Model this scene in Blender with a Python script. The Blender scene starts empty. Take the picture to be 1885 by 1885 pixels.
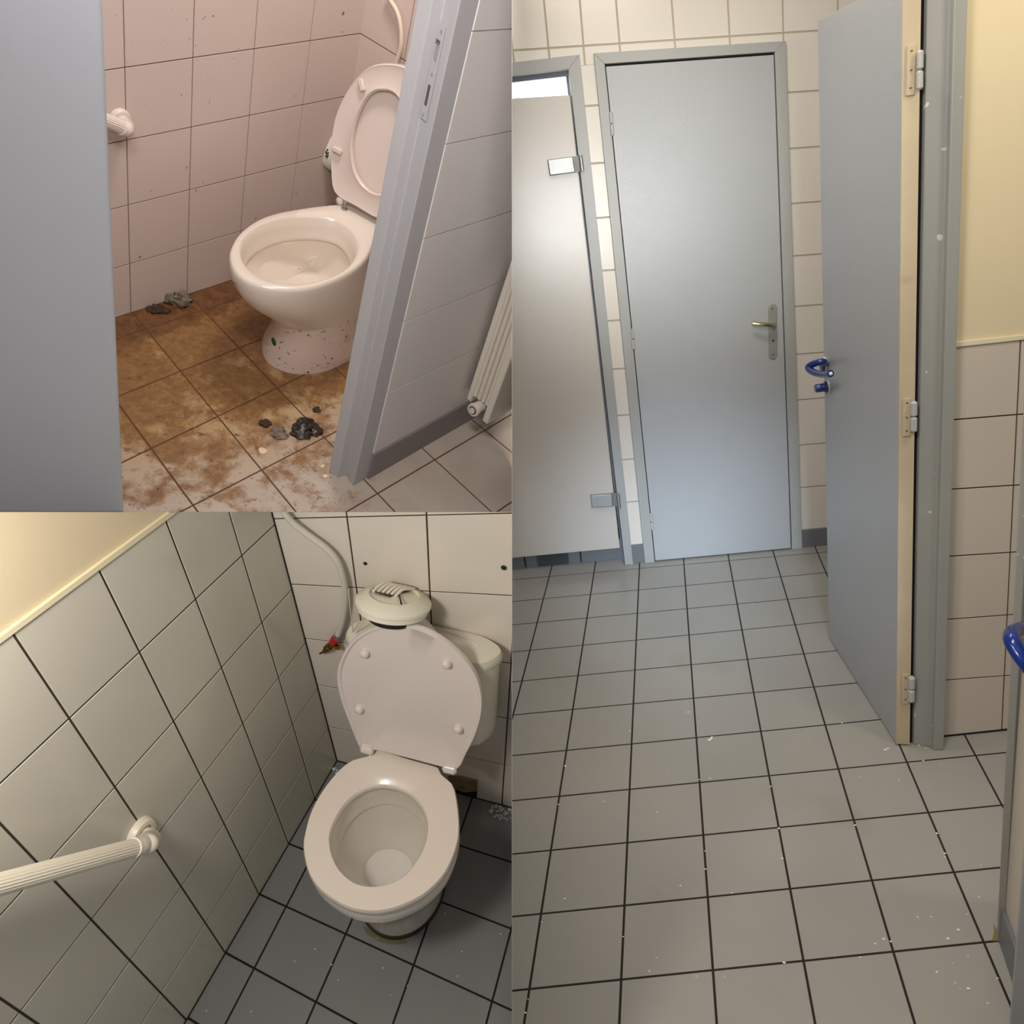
import bpy, bmesh, math, random
import numpy as np
from mathutils import Matrix, Vector
from mathutils.bvhtree import BVHTree
random.seed(7); rng = np.random.RandomState(5)
scene = bpy.context.scene
COL = scene.collection
F = 1450.0; CX = CY = 942.5

# ------------------------------------------------------------------ rooms
# three separate washrooms, each an upright room of its own, seen by one camera;
# pose = rotation/translation from room axes (x right, y away, z up, metres) to the camera's axes
POSE = {
 'R': ([[0.980321, 0.168891, -0.102207], [-0.031764, -0.376046, -0.926056], [-0.194838, 0.911079, -0.363281]], [-0.16448, 1.08573, 1.75906]),
 'B': ([[0.931207, 0.36445, 0.005568], [0.245355, -0.615465, -0.749002], [-0.269546, 0.698842, -0.662544]], [-0.50158, 0.74403, 2.32698]),
 'T': ([[0.534625, -0.796538, 0.282319], [-0.493256, -0.56538, -0.661093], [0.686203, 0.214181, -0.695163]], [-1.28511, -0.65848, 2.66112])}
CLIP = {'R': [(0, 1)], 'B': [(0, -1), (1, 1)], 'T': [(0, -1), (1, -1)]}
A = lambda *v: np.array(v, float)
def nrm(v): v = np.array(v, float); return v / np.linalg.norm(v)

class Room:
    def __init__(s, k):
        s.k = k
        R0 = np.array(POSE[k][0]); u, _, vt = np.linalg.svd(R0); s.R = u @ vt; s.t = np.array(POSE[k][1])
        s.C = -s.R.T @ s.t
        M = np.eye(4); M[:3, :3] = s.R; M[:3, 3] = s.t; s.M = M
    def ray(s, x, y): return s.R.T @ A((x - CX) / F, (y - CY) / F, 1.0)
    def on(s, q, O, N):                      # a photographed point, measured onto a plane of the room
        d = s.ray(*q); O = np.array(O, float); N = np.array(N, float)
        return s.C + d * (((O - s.C) @ N) / (d @ N))
    def fl(s, q, z=0.0): return s.on(q, (0, 0, z), (0, 0, 1))
    def dep(s, P): return (s.R @ np.array(P, float) + s.t)[2]
    def px(s, P, n): return n * s.dep(P) / F   # length of n pixels at P
ROOM = {k: Room(k) for k in 'RBT'}
RR, RB, RT = ROOM['R'], ROOM['B'], ROOM['T']
for k, r in ROOM.items():
    r.W = Matrix((np.linalg.inv(RR.M) @ r.M).tolist())

# ------------------------------------------------------------------ materials
def lin(c):
    c = [v / 255.0 for v in c]
    return tuple((v / 12.92 if v <= .04045 else ((v + .055) / 1.055) ** 2.4) for v in c) + (1.0,)
def mat(name, col, rough=.5, metal=0.0, bump=0.0, bscale=60.0, var=0.0, vscale=8.0, spots=None, emit=None, coat=0.0, spec=.5, alpha=None):
    m = bpy.data.materials.new(name); m.use_nodes = True; nt = m.node_tree; N = nt.nodes; L = nt.links
    b = N['Principled BSDF']; b.inputs['Roughness'].default_value = rough; b.inputs['Metallic'].default_value = metal
    b.inputs['Base Color'].default_value = lin(col); b.inputs['Specular IOR Level'].default_value = spec
    if coat: b.inputs['Coat Weight'].default_value = coat; b.inputs['Coat Roughness'].default_value = .08
    tc = N.new('ShaderNodeTexCoord'); out = None
    if var:
        n = N.new('ShaderNodeTexNoise'); n.inputs['Scale'].default_value = vscale; n.inputs['Detail'].default_value = 5
        L.new(tc.outputs['Object'], n.inputs['Vector'])
        r = N.new('ShaderNodeValToRGB'); L.new(n.outputs['Fac'], r.inputs['Fac'])
        c = lin(col); r.color_ramp.elements[0].position = .3; r.color_ramp.elements[1].position = .7
        r.color_ramp.elements[0].color = tuple(v * (1 - var) for v in c[:3]) + (1,)
        r.color_ramp.elements[1].color = tuple(min(1, v * (1 + var)) for v in c[:3]) + (1,)
        out = r.outputs['Color']
    for sp in (spots or []):                 # (scale, threshold, softness, colour, strength, mask scale)
        n = N.new('ShaderNodeTexNoise'); n.inputs['Scale'].default_value = sp[0]; n.inputs['Detail'].default_value = sp[6] if len(sp) > 6 else 3
        L.new(tc.outputs['Object'], n.inputs['Vector'])
        r = N.new('ShaderNodeMapRange'); r.inputs['From Min'].default_value = sp[1]; r.inputs['From Max'].default_value = sp[1] + sp[2]
        r.inputs['To Max'].default_value = sp[4]; L.new(n.outputs['Fac'], r.inputs['Value']); fac = r.outputs['Result']
        if sp[5]:
            n2 = N.new('ShaderNodeTexNoise'); n2.inputs['Scale'].default_value = sp[5]; L.new(tc.outputs['Object'], n2.inputs['Vector'])
            r2 = N.new('ShaderNodeMapRange'); r2.inputs['From Min'].default_value = .45; r2.inputs['From Max'].default_value = .6
            L.new(n2.outputs['Fac'], r2.inputs['Value']); mu = N.new('ShaderNodeMath'); mu.operation = 'MULTIPLY'
            L.new(fac, mu.inputs[0]); L.new(r2.outputs['Result'], mu.inputs[1]); fac = mu.outputs[0]
        mx = N.new('ShaderNodeMixRGB'); L.new(fac, mx.inputs['Fac'])
        if out: L.new(out, mx.inputs['Color1'])
        else: mx.inputs['Color1'].default_value = lin(col)
        mx.inputs['Color2'].default_value = lin(sp[3]); out = mx.outputs['Color']
    if out: L.new(out, b.inputs['Base Color'])
    if bump:
        n = N.new('ShaderNodeTexNoise'); n.inputs['Scale'].default_value = bscale; n.inputs['Detail'].default_value = 4
        L.new(tc.outputs['Object'], n.inputs['Vector']); bp = N.new('ShaderNodeBump'); bp.inputs['Strength'].default_value = bump
        bp.inputs['Distance'].default_value = .002; L.new(n.outputs['Fac'], bp.inputs['Height']); L.new(bp.outputs['Normal'], b.inputs['Normal'])
    if emit: b.inputs['Emission Color'].default_value = lin(emit[0]); b.inputs['Emission Strength'].default_value = emit[1]
    if alpha is not None: b.inputs['Alpha'].default_value = alpha
    return m
m_ftile = mat('grey_floor_tile', (158, 155, 147), .22, bump=.05, bscale=300, var=.035, vscale=3, spots=[(2.3, .6, .12, (140, 128, 108), .3, 0)])
m_fgrout = mat('dark_floor_grout', (38, 30, 26), .9)
m_wtile = mat('cream_wall_tile', (222, 214, 200), .25, var=.02, vscale=2)
m_wgrout = mat('pale_wall_grout', (176, 166, 146), .9)
m_dtile = mat('warm_dado_tile', (205, 192, 174), .3, var=.02, vscale=2)
m_dgrout = mat('brown_dado_grout', (62, 44, 32), .9)
m_plaster = mat('cream_painted_plaster', (222, 206, 168), .6, bump=.15, bscale=90, var=.02, vscale=3)
m_trim = mat('cream_trim_paint', (230, 218, 182), .5)
m_gdoor = mat('grey_door_paint', (172, 174, 172), .3, bump=.35, bscale=220, var=.01)
m_gleaf = mat('grey_leaf_paint', (165, 168, 168), .34, bump=.2, bscale=200, var=.01, spots=[(60, .74, .02, (90, 90, 90), .5, 3)])
m_gframe = mat('grey_frame_paint', (166, 166, 160), .42, bump=.15, bscale=150, var=.02)
m_gframe2 = mat('chipped_grey_frame_paint', (152, 152, 144), .45, bump=.15, bscale=120, var=.02, spots=[(38, .7, .015, (214, 206, 190), .9, 0)])
m_leafedge = mat('bare_cream_door_edge', (194, 176, 144), .6, bump=.3, bscale=60, var=.05, vscale=10, spots=[(16, .66, .1, (150, 126, 96), .35, 0)])
m_panel = mat('off_white_laminate', (200, 193, 181), .3, var=.01)
m_darktile = mat('slate_grey_skirting_tile', (112, 114, 116), .4, var=.04, vscale=6)
m_black = mat('black_gap', (16, 15, 14), .8)
m_steel = mat('brushed_steel', (176, 178, 174), .5, metal=1.0, bump=.1, bscale=80)
m_nickel = mat('satin_brass_handle', (196, 184, 150), .28, metal=1.0)
m_plate = mat('painted_handle_plate', (160, 160, 150), .35, metal=.3)
m_hinge = mat('painted_hinge', (178, 178, 172), .4)
m_blue = mat('glossy_blue_plastic', (6, 36, 104), .2, coat=.35)
m_white = mat('white_plastic', (226, 222, 212), .35)
m_winlight = mat('daylit_window_pane', (255, 255, 255), .5, emit=((240, 246, 255), 2.5))
m_flake = mat('white_paint_flake', (236, 232, 220), .7)
m_seal = mat('brown_sealant', (60, 44, 28), .8)
# washroom with the closed seat
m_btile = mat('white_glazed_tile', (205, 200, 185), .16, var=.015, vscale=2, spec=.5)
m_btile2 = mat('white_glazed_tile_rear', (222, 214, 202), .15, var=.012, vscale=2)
m_bgrout = mat('black_wall_grout', (58, 46, 36), .9)
m_bfloor = mat('blue_grey_floor_tile', (128, 130, 128), .3, bump=.06, bscale=250, var=.03, vscale=4)
m_bfgrout = mat('black_floor_grout', (22, 18, 16), .9)
m_bplaster = mat('peeling_cream_plaster', (216, 200, 168), .75, bump=.2, bscale=40, var=.03, vscale=5, spots=[(9, .6, .03, (190, 166, 130), .6, 2)])
m_porc = mat('white_porcelain', (228, 222, 212), .1, coat=.4)
m_seat = mat('white_seat_plastic', (232, 220, 208), .2)
m_lid = mat('white_lid_plastic', (224, 214, 208), .24)
m_cist = mat('white_cistern_plastic', (220, 216, 200), .22)
m_grille = mat('cream_grille_plastic', (230, 226, 208), .35)
m_hose = mat('white_hose', (206, 202, 188), .35, spots=[(30, .7, .03, (130, 120, 100), .5, 0)])
m_brass = mat('aged_brass', (150, 112, 48), .3, metal=1.0, bump=.4, bscale=60)
m_red = mat('red_plastic', (190, 14, 18), .3)
m_bar = mat('ivory_ribbed_plastic', (226, 218, 200), .38)
m_water = mat('foamy_water', (226, 222, 216), .12, bump=1.0, bscale=160)
m_foam = mat('soap_foam', (236, 240, 244), .15, alpha=.8)
m_mortar = mat('crumbling_mortar', (136, 116, 80), .95, bump=.5, bscale=40, var=.35, vscale=30)
m_stain = mat('yellowed_sealant', (112, 104, 76), .7)
m_plug = mat('dark_green_wall_plug', (18, 40, 26), .7)
# dirty washroom
m_ttile = mat('pinkish_wall_tile', (208, 190, 180), .3, var=.02, vscale=2, spots=[(42, .71, .015, (92, 62, 40), .8, 3), (90, .745, .01, (60, 40, 28), .8, 2.5)])
m_tgrout = mat('brown_wall_grout', (104, 78, 62), .9)
m_ctile = mat('corridor_wall_tile', (206, 200, 196), .3, var=.02, vscale=2)
m_cgrout = mat('pale_corridor_grout', (182, 174, 170), .9)
m_tporc = mat('soiled_porcelain', (226, 214, 200), .14, coat=.4, spots=[(55, .735, .012, (110, 80, 60), .8, 4)])
m_tporc2 = mat('splattered_porcelain', (222, 204, 192), .2, coat=.3, spots=[(75, .655, .015, (82, 62, 48), .9, 0), (28, .70, .02, (96, 72, 56), .8, 0), (9, .62, .1, (170, 134, 100), .5, 0)])
m_tseat = mat('pinkish_seat_plastic', (222, 206, 196), .3)
m_tframe = mat('blue_grey_frame_paint', (172, 170, 170), .4, var=.015, bump=.1, bscale=100)
m_tleaf = mat('blue_grey_leaf_paint', (142, 144, 148), .45, var=.02, vscale=2, spots=[(22, .76, .02, (90, 92, 96), .6, 0)])
m_skirt = mat('dark_grey_skirting', (128, 122, 122), .45, var=.03)
m_rad = mat('cream_radiator_enamel', (214, 206, 190), .35)
m_cfloor = mat('beige_corridor_tile', (196, 176, 152), .35, var=.04, vscale=3)
m_clod = mat('dark_wet_clod', (62, 40, 24), .8, bump=1.0, bscale=70, var=.4, vscale=40)
m_grey = mat('grey_crumpled_scrap', (112, 100, 86), .5, bump=.8, bscale=50, var=.3, vscale=40)
m_chip = mat('pale_plaster_chip', (226, 200, 160), .8, bump=.4)
m_green = mat('green_sticker', (20, 82, 60), .5)

def dirty_floor():
    m = bpy.data.materials.new('filthy_floor_tile'); m.use_nodes = True; nt = m.node_tree; N = nt.nodes; L = nt.links
    b = N['Principled BSDF']; tc = N.new('ShaderNodeTexCoord')
    def noise(sc, det=6, rough=.6, dist=0.0):
        n = N.new('ShaderNodeTexNoise'); n.inputs['Scale'].default_value = sc; n.inputs['Detail'].default_value = det
        n.inputs['Roughness'].default_value = rough; n.inputs['Distortion'].default_value = dist
        L.new(tc.outputs['Object'], n.inputs['Vector']); return n.outputs['Fac']
    def rng_(v, a, c, t0=0.0, t1=1.0):
        r = N.new('ShaderNodeMapRange'); r.inputs['From Min'].default_value = a; r.inputs['From Max'].default_value = c
        r.inputs['To Min'].default_value = t0; r.inputs['To Max'].default_value = t1
        L.new(v, r.inputs['Value']); return r.outputs['Result']
    def op(o, a, c):
        q = N.new('ShaderNodeMath'); q.operation = o; q.use_clamp = o in ('MINIMUM',)
        for i, v in enumerate((a, c)):
            if isinstance(v, (int, float)): q.inputs[i].default_value = v
            else: L.new(v, q.inputs[i])
        return q.outputs[0]
    def mixc(f, a, c):
        x = N.new('ShaderNodeMixRGB'); L.new(f, x.inputs['Fac'])
        for i, v in ((1, a), (2, c)):
            if isinstance(v, tuple): x.inputs[i].default_value = lin(v)
            else: L.new(v, x.inputs[i])
        return x.outputs['Color']
    sx = N.new('ShaderNodeSeparateXYZ'); L.new(tc.outputs['Object'], sx.inputs[0])
    # filth is a spill that spreads from the pan and the rear corner and thins out by the doorway
    g = rng_(sx.outputs['Y'], -1.0, -.30)
    dx = op('SUBTRACT', sx.outputs['X'], .30); dy = op('SUBTRACT', sx.outputs['Y'], -.28)
    rad = op('SQRT', op('ADD', op('MULTIPLY', dx, dx), op('MULTIPLY', dy, dy)), 0)
    spill = op('MULTIPLY', g, rng_(rad, 1.1, .5))
    inside = rng_(op('ADD', sx.outputs['Y'], op('MULTIPLY', sx.outputs['X'], -.35)), -1.12, -.92)
    n1 = noise(4, 8, .65, .4); n2 = noise(26, 6, .7); n3 = noise(75, 3, .6); n4 = noise(10, 8, .7, .3); n5 = noise(45, 5, .7)
    base = mixc(rng_(n1, .35, .65), (186, 173, 160), (172, 157, 142))
    base = mixc(rng_(spill, .05, .6, 0, .8), base, (178, 142, 84))
    blotch = rng_(op('ADD', op('MULTIPLY', n4, .6), op('ADD', op('MULTIPLY', n1, .4), op('MULTIPLY', spill, .16))), .505, .60, 0, .9)
    c = mixc(op('MULTIPLY', blotch, inside), base, mixc(rng_(n5, .4, .6), (146, 104, 56), (118, 78, 40)))
    fine = rng_(op('ADD', op('ADD', op('MULTIPLY', n2, .6), op('MULTIPLY', n4, .4)), op('MULTIPLY', spill, .05)), .54, .60, 0, .75)
    c = mixc(op('MULTIPLY', fine, inside), c, (124, 88, 52))
    wall_edge = rng_(op('ADD', sx.outputs['Y'], op('ADD', op('MULTIPLY', n4, .30), op('MULTIPLY', n2, .1))), .05, .09)
    c = mixc(wall_edge, c, mixc(rng_(n2, .4, .6), (92, 58, 32), (120, 80, 44)))
    pc = RT.fl((580, 625)); ex = op('SUBTRACT', sx.outputs['X'], float(pc[0])); ey = op('SUBTRACT', sx.outputs['Y'], float(pc[1]))
    rp = op('SQRT', op('ADD', op('MULTIPLY', ex, ex), op('MULTIPLY', ey, ey)), 0)
    ring = rng_(op('ADD', rp, op('MULTIPLY', n4, .16)), .27, .22)
    c = mixc(op('MULTIPLY', ring, .8), c, (104, 68, 40))
    dark = op('MULTIPLY', rng_(n2, .63, .69), rng_(spill, .0, .25))
    c = mixc(op('MULTIPLY', dark, .8), c, (52, 38, 26))
    sp = op('MULTIPLY', rng_(n3, .67, .69), inside)
    c = mixc(sp, c, (50, 34, 22))
    L.new(c, b.inputs['Base Color']); L.new(rng_(n1, .3, .7, .25, .6), b.inputs['Roughness'])
    bp = N.new('ShaderNodeBump'); bp.inputs['Strength'].default_value = .25; bp.inputs['Distance'].default_value = .002
    L.new(n2, bp.inputs['Height']); L.new(bp.outputs['Normal'], b.inputs['Normal'])
    return m
m_tfloor = dirty_floor()
m_tfgrout = mat('brown_floor_grout', (92, 62, 38), .9)

# ------------------------------------------------------------------ mesh tools (all in room coordinates)
class MB:
    def __init__(s): s.v = []; s.f = []; s.m = []; s.mats = []
    def mi(s, m):
        if m not in s.mats: s.mats.append(m)
        return s.mats.index(m)
    def add(s, vs, fs, m):
        o = len(s.v); k = s.mi(m); s.v += [tuple(map(float, v)) for v in vs]
        for f in fs: s.f.append(tuple(o + i for i in f)); s.m.append(k)
        return s
    def prism(s, base, ext, m):              # closed polygon of 3-D points pushed along ext
        base = [np.array(p, float) for p in base]; ext = np.array(ext, float); n = len(base)
        vs = base + [p + ext for p in base]
        fs = [tuple(range(n))[::-1], tuple(range(n, 2 * n))] + [(i, (i + 1) % n, n + (i + 1) % n, n + i) for i in range(n)]
        return s.add(vs, fs, m)
    def box(s, O, X, Y, Z, m):
        O, X, Y, Z = [np.array(q, float) for q in (O, X, Y, Z)]
        return s.prism([O, O + X, O + X + Y, O + Y], Z, m)
    def loft(s, loops, m, cap0=True, cap1=True):
        n = len(loops[0]); vs = [p for l in loops for p in l]; fs = []
        for a in range(len(loops) - 1):
            for i in range(n):
                j = (i + 1) % n; fs.append((a * n + i, a * n + j, (a + 1) * n + j, (a + 1) * n + i))
        if cap0: fs.append(tuple(range(n))[::-1])
        if cap1: fs.append(tuple(range((len(loops) - 1) * n, len(loops) * n)))
        return s.add(vs, fs, m)
    def tube(s, pts, rad, m, seg=16, lobes=0, caps=True):
        pts = [np.array(p, float) for p in pts]; n = len(pts)
        rad = rad if hasattr(rad, '__len__') else [rad] * n
        loops = []; ref = None
        for i, p in enumerate(pts):
            t = nrm(pts[min(i + 1, n - 1)] - pts[max(i - 1, 0)])
            if ref is None: ref = nrm(np.cross(t, A(0, 0, 1) if abs(t[2]) < .9 else A(1, 0, 0)))
            ref = nrm(ref - t * (ref @ t)); b = np.cross(t, ref); l = []
            for k in range(seg):
                a = 2 * math.pi * k / seg; r = rad[i] * ((1 - .07 * (k % 2)) if lobes else 1)
                l.append(p + r * (math.cos(a) * ref + math.sin(a) * b))
            loops.append(l)
        return s.loft(loops, m, caps, caps)
    def lathe(s, O, ax, prof, m, seg=32):    # prof: (radius, height along ax)
        O = np.array(O, float); ax = nrm(ax); u = nrm(np.cross(ax, A(.3, .5, .81))); w = np.cross(ax, u)
        loops = [[O + ax * h + max(r, 1e-5) * (math.cos(2 * math.pi * k / seg) * u + math.sin(2 * math.pi * k / seg) * w) for k in range(seg)] for r, h in prof]
        return s.loft(loops, m)
    def blob(s, c, r, m, rough=0.0, seg=14, ring=9, ax=None):
        c = np.array(c, float); r = np.array(r, float) * np.ones(3); X, Y, Z = ax if ax else (A(1, 0, 0), A(0, 1, 0), A(0, 0, 1)); loops = []
        for i in range(ring + 1):
            th = math.pi * i / ring; l = []
            for k in range(seg):
                ph = 2 * math.pi * k / seg; q = 1 + (rng.uniform(-rough, rough) if 0 < i < ring else 0)
                l.append(c + q * (r[0] * math.sin(th) * math.cos(ph) * X + r[1] * math.sin(th) * math.sin(ph) * Y + r[2] * math.cos(th) * Z))
            loops.append(l)
        return s.loft(loops, m)

def smooth(pts, n=8, closed=True):
    P = [np.array(p, float) for p in pts]; L = len(P); out = []
    for i in range(L if closed else L - 1):
        g = (lambda k: P[k % L]) if closed else (lambda k: P[min(max(k, 0), L - 1)])
        p0, p1, p2, p3 = g(i - 1), g(i), g(i + 1), g(i + 2)
        for k in range(n):
            t = k / n; out.append(.5 * ((2 * p1) + (-p0 + p2) * t + (2 * p0 - 5 * p1 + 4 * p2 - p3) * t * t + (-p0 + 3 * p1 - 3 * p2 + p3) * t ** 3))
    if not closed: out.append(P[-1])
    return out
def by_angle(pts, c, U, V, n=64):           # resample a star-shaped outline at n even angles about c
    pts = smooth(pts, 10); c = np.array(c, float)
    q = np.array([[(p - c) @ U, (p - c) @ V] for p in pts]); res = []
    for k in range(n):
        a = 2 * math.pi * k / n; d = A(math.cos(a), math.sin(a)); best = 0
        for i in range(len(q)):
            p, e = q[i], q[(i + 1) % len(q)] - q[i]; den = d[0] * e[1] - d[1] * e[0]
            if abs(den) < 1e-12: continue
            tt = (p[0] * e[1] - p[1] * e[0]) / den; s_ = (p[0] * d[1] - p[1] * d[0]) / den
            if -1e-6 <= s_ <= 1 + 1e-6 and tt > best: best = tt
        res.append(c + best * (d[0] * U + d[1] * V))
    return res
def tf(loop, s=1.0, sh=(0, 0, 0), c=None, z=None):
    c = sum(loop) / len(loop) if c is None else np.array(c, float); out = []
    for p in loop:
        q = c + (p - c) * s + np.array(sh, float)
        if z is not None: q = A(q[0], q[1], z)
        out.append(q)
    return out

def cut(bm, room):
    for ax, sg in CLIP[room.k]:
        n = room.R[ax] * sg; co = room.C
        d = [(np.array(v.co) - co) @ n for v in bm.verts]
        if not d or min(d) > 0: continue
        r = bmesh.ops.bisect_plane(bm, geom=bm.verts[:] + bm.edges[:] + bm.faces[:], dist=1e-6, plane_co=co, plane_no=n, clear_inner=True)
        ed = [e for e in r['geom_cut'] if isinstance(e, bmesh.types.BMEdge)]
        if 3 <= len(ed) < 200:
            try: bmesh.ops.holes_fill(bm, edges=ed)
            except Exception: pass
def build(name, mb, room, parent=None, base=None, flat=False, bevel=0.0, ang=35):
    """links ONE mesh; parts are given in their parent's axes"""
    bm = bmesh.new()
    vs = [bm.verts.new(v) for v in mb.v]
    for f, k in zip(mb.f, mb.m):
        try: fc = bm.faces.new([vs[i] for i in f]); fc.material_index = k
        except ValueError: pass
    cut(bm, room)
    bmesh.ops.remove_doubles(bm, verts=bm.verts, dist=1e-6)
    bmesh.ops.recalc_face_normals(bm, faces=bm.faces)
    off = np.zeros(3)
    if parent is not None: off = np.array(parent['_o'] if '_o' in parent else (0, 0, 0))
    elif base is not None: off = np.array(base, float)
    bmesh.ops.translate(bm, verts=bm.verts, vec=Vector((-off).tolist()))
    me = bpy.data.meshes.new(name); bm.to_mesh(me); bm.free()
    for m in mb.mats: me.materials.append(m)
    if not flat: me.shade_smooth(); me.set_sharp_from_angle(angle=math.radians(ang))
    o = bpy.data.objects.new(name, me); COL.objects.link(o)
    if parent is None: o.matrix_world = room.W @ Matrix.Translation(Vector(off.tolist()))
    else: o.parent = parent
    if parent is not None or base is not None: OFF[o.name] = off
    if bevel:
        b = o.modifiers.new('bevel', 'BEVEL'); b.width = bevel; b.segments = 2; b.limit_method = 'ANGLE'; b.angle_limit = math.radians(40)
    return o
OFF = {}
def thing(name, room, base, label, cat, group=None, kind=None):
    o = bpy.data.objects.new(name, None); COL.objects.link(o); o.empty_display_size = .05
    o.matrix_world = room.W @ Matrix.Translation(Vector([float(v) for v in base])); OFF[o.name] = np.array(base, float)
    return tag(o, label, cat, group, kind)
def tag(o, label, cat, group=None, kind=None):
    o['label'] = label; o['category'] = cat
    if group: o['group'] = group
    if kind: o['kind'] = kind
    return o
def part(name, mb, parent, room, **kw):
    bm_parent = parent; o = build(name, shift(mb, -OFF[parent.name], room), _Shifted(room, OFF[parent.name]), None, **kw)
    o.matrix_world = Matrix.Identity(4); o.parent = parent; OFF[o.name] = OFF[parent.name]
    return o
def shift(mb, d, room):
    q = MB(); q.f = mb.f; q.m = mb.m; q.mats = mb.mats; q.v = [tuple(float(a + b) for a, b in zip(v, d)) for v in mb.v]; return q
class _Shifted:
    def __init__(s, room, off): s.k = room.k; s.R = room.R; s.C = room.C - off; s.W = room.W
S = 'structure'
def edge_dir(r, qa, qb, v):                 # the near-vertical direction of an edge seen from pixel qa to qb
    n = nrm(np.cross(r.ray(*qa), r.ray(*qb))); v = np.array(v, float); v = v - n * (n @ v); return v / v[2]

# ------------------------------------------------------------------ tiled surfaces
def line2(r, q, O, U, V, Nn):                # a joint seen from pixel a to pixel b, in the plane's own coordinates
    out = []
    for p in q:
        P = r.on(p, O, Nn) - O; M2 = np.array([[U @ U, U @ V], [U @ V, V @ V]]); out.append(np.linalg.solve(M2, A(P @ U, P @ V)))
    return out
def isect(a, b):
    (p, p2), (q, q2) = a, b; d = p2 - p; e = q2 - q; den = d[0] * e[1] - d[1] * e[0]
    return p + d * (((q - p)[0] * e[1] - (q - p)[1] * e[0]) / den)
def extend(rows, cols, r0, r1, c0, c1):
    ca, cb = cols[0], cols[-1]; rows = [(isect(r, ca), isect(r, cb)) for r in rows]
    ra, rb = rows[0], rows[-1]; cols = [(isect(c, ra), isect(c, rb)) for c in cols]
    def ext(L, n0, n1):
        for _ in range(n0): L.insert(0, tuple(2 * L[0][k] - L[1][k] for k in (0, 1)))
        for _ in range(n1): L.append(tuple(2 * L[-1][k] - L[-2][k] for k in (0, 1)))
        return L
    return ext(rows, r0, r1), ext(cols, c0, c1)
def clip_poly(p, reg):
    for i in range(len(reg)):
        a, b = reg[i], reg[(i + 1) % len(reg)]; e = b - a; out = []
        for j in range(len(p)):
            c, d = p[j], p[(j + 1) % len(p)]
            sc = e[0] * (c - a)[1] - e[1] * (c - a)[0]; sd = e[0] * (d - a)[1] - e[1] * (d - a)[0]
            if sc >= 0: out.append(c)
            if (sc >= 0) != (sd >= 0): out.append(c + (d - c) * (sc / (sc - sd)))
        p = out
        if len(p) < 3: return []
    return p
def inset(p, g):
    n = len(p); area = sum(p[i][0] * p[(i + 1) % n][1] - p[(i + 1) % n][0] * p[i][1] for i in range(n))
    if area < 0: p = p[::-1]
    L = []
    for i in range(n):
        a, b = p[i], p[(i + 1) % n]; e = b - a; l = np.linalg.norm(e)
        if l < 1e-6: return None
        nn = A(-e[1], e[0]) / l; L.append((a + nn * g, b + nn * g))
    return [isect(L[i - 1], L[i]) for i in range(n)]
def tiles(mb, O, U, V, Nn, rows, cols, region, gap, m, h=.0025):
    """rows/cols in plane coordinates; raised glazed tiles with eased edges over the backing"""
    region = [A(*q) for q in region]
    for i in range(len(rows) - 1):
        for j in range(len(cols) - 1):
            try: q = [isect(rows[i], cols[j]), isect(rows[i], cols[j + 1]), isect(rows[i + 1], cols[j + 1]), isect(rows[i + 1], cols[j])]
            except Exception: continue
            ar = sum(q[k][0] * q[(k + 1) % 4][1] - q[(k + 1) % 4][0] * q[k][1] for k in range(4))
            if ar < 0: q = q[::-1]
            q = inset(q, gap / 2)
            if q is None: continue
            q = clip_poly(q, region)
            if len(q) < 3: continue
            ar = abs(sum(q[k][0] * q[(k + 1) % len(q)][1] - q[(k + 1) % len(q)][0] * q[k][1] for k in range(len(q)))) / 2
            if ar < 2e-5: continue
            q2 = []
            cc = sum(q) / len(q)
            for p in q:
                d = cc - p; q2.append(p + d / np.linalg.norm(d) * .0011)
            tilt = rng.uniform(-.0003, .0003, 2) * .5
            lo = [O + U * p[0] + V * p[1] for p in q]
            hi = [O + U * p[0] + V * p[1] + Nn * (h + tilt @ (p - cc) * 10) for p in q2]; n = len(q)
            mb.add(lo + hi, [tuple(range(n, 2 * n))] + [(k, (k + 1) % n, n + (k + 1) % n, n + k) for k in range(n)], m)
def slab(mb, O, U, V, Nn, region, m, t=.02):
    pts = [O + U * p[0] + V * p[1] for p in region]
    mb.prism(pts, -Nn * t, m)

# ================================================================== ROOM R : corridor with grey doors
tr = lambda u, v: (942 + u / 2, v / 2)
br = lambda u, v: (942 + u / 2, 942 + v / 2)
fd = A(-.05505, .03038, 1)                    # the walls of this room lean a little
# floor
O = A(0, 0, 0); U = A(1, 0, 0); V = A(0, 1, 0); Nf = A(0, 0, 1)
cols = [(br(138, 238), br(5, 748)), (br(303, 223), br(65, 1757)), (br(470, 207), br(403, 1723)), (br(634, 192), br(741, 1690)),
        (br(800, 178), br(1075, 1657)), (br(968, 165), br(1405, 1620)), (br(1455, 922), br(1738, 1585)), (br(1708, 898), br(1805, 1080))]
rows = [(br(65, 1757), br(1738, 1585)), (br(110, 1480), br(1628, 1327)), (br(147, 1246), br(1535, 1107)), (br(178, 1047), br(1455, 922)),
        (br(205, 878), br(1153, 785)), (br(5, 748), br(1110, 645)), (br(38, 623), br(1075, 523)), (br(68, 510), br(1040, 416)),
        (br(93, 408), br(1008, 323)), (br(118, 320), br(984, 240)), (br(138, 238), br(968, 165))]
rows = [line2(RR, q, O, U, V, Nf) for q in rows]; cols = [line2(RR, q, O, U, V, Nf) for q in cols]
rows, cols = extend(rows, cols, 3, 1, 4, 3)
reg = [(-1.4, -.7), (2.2, -.7), (2.2, 2.75), (-1.4, 2.75)]
mb = MB(); slab(mb, O - Nf * .0005, U, V, Nf, reg, m_fgrout)
tiles(mb, O - Nf * .0025, U, V, Nf, rows, cols, reg, .0042, m_ftile)
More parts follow.
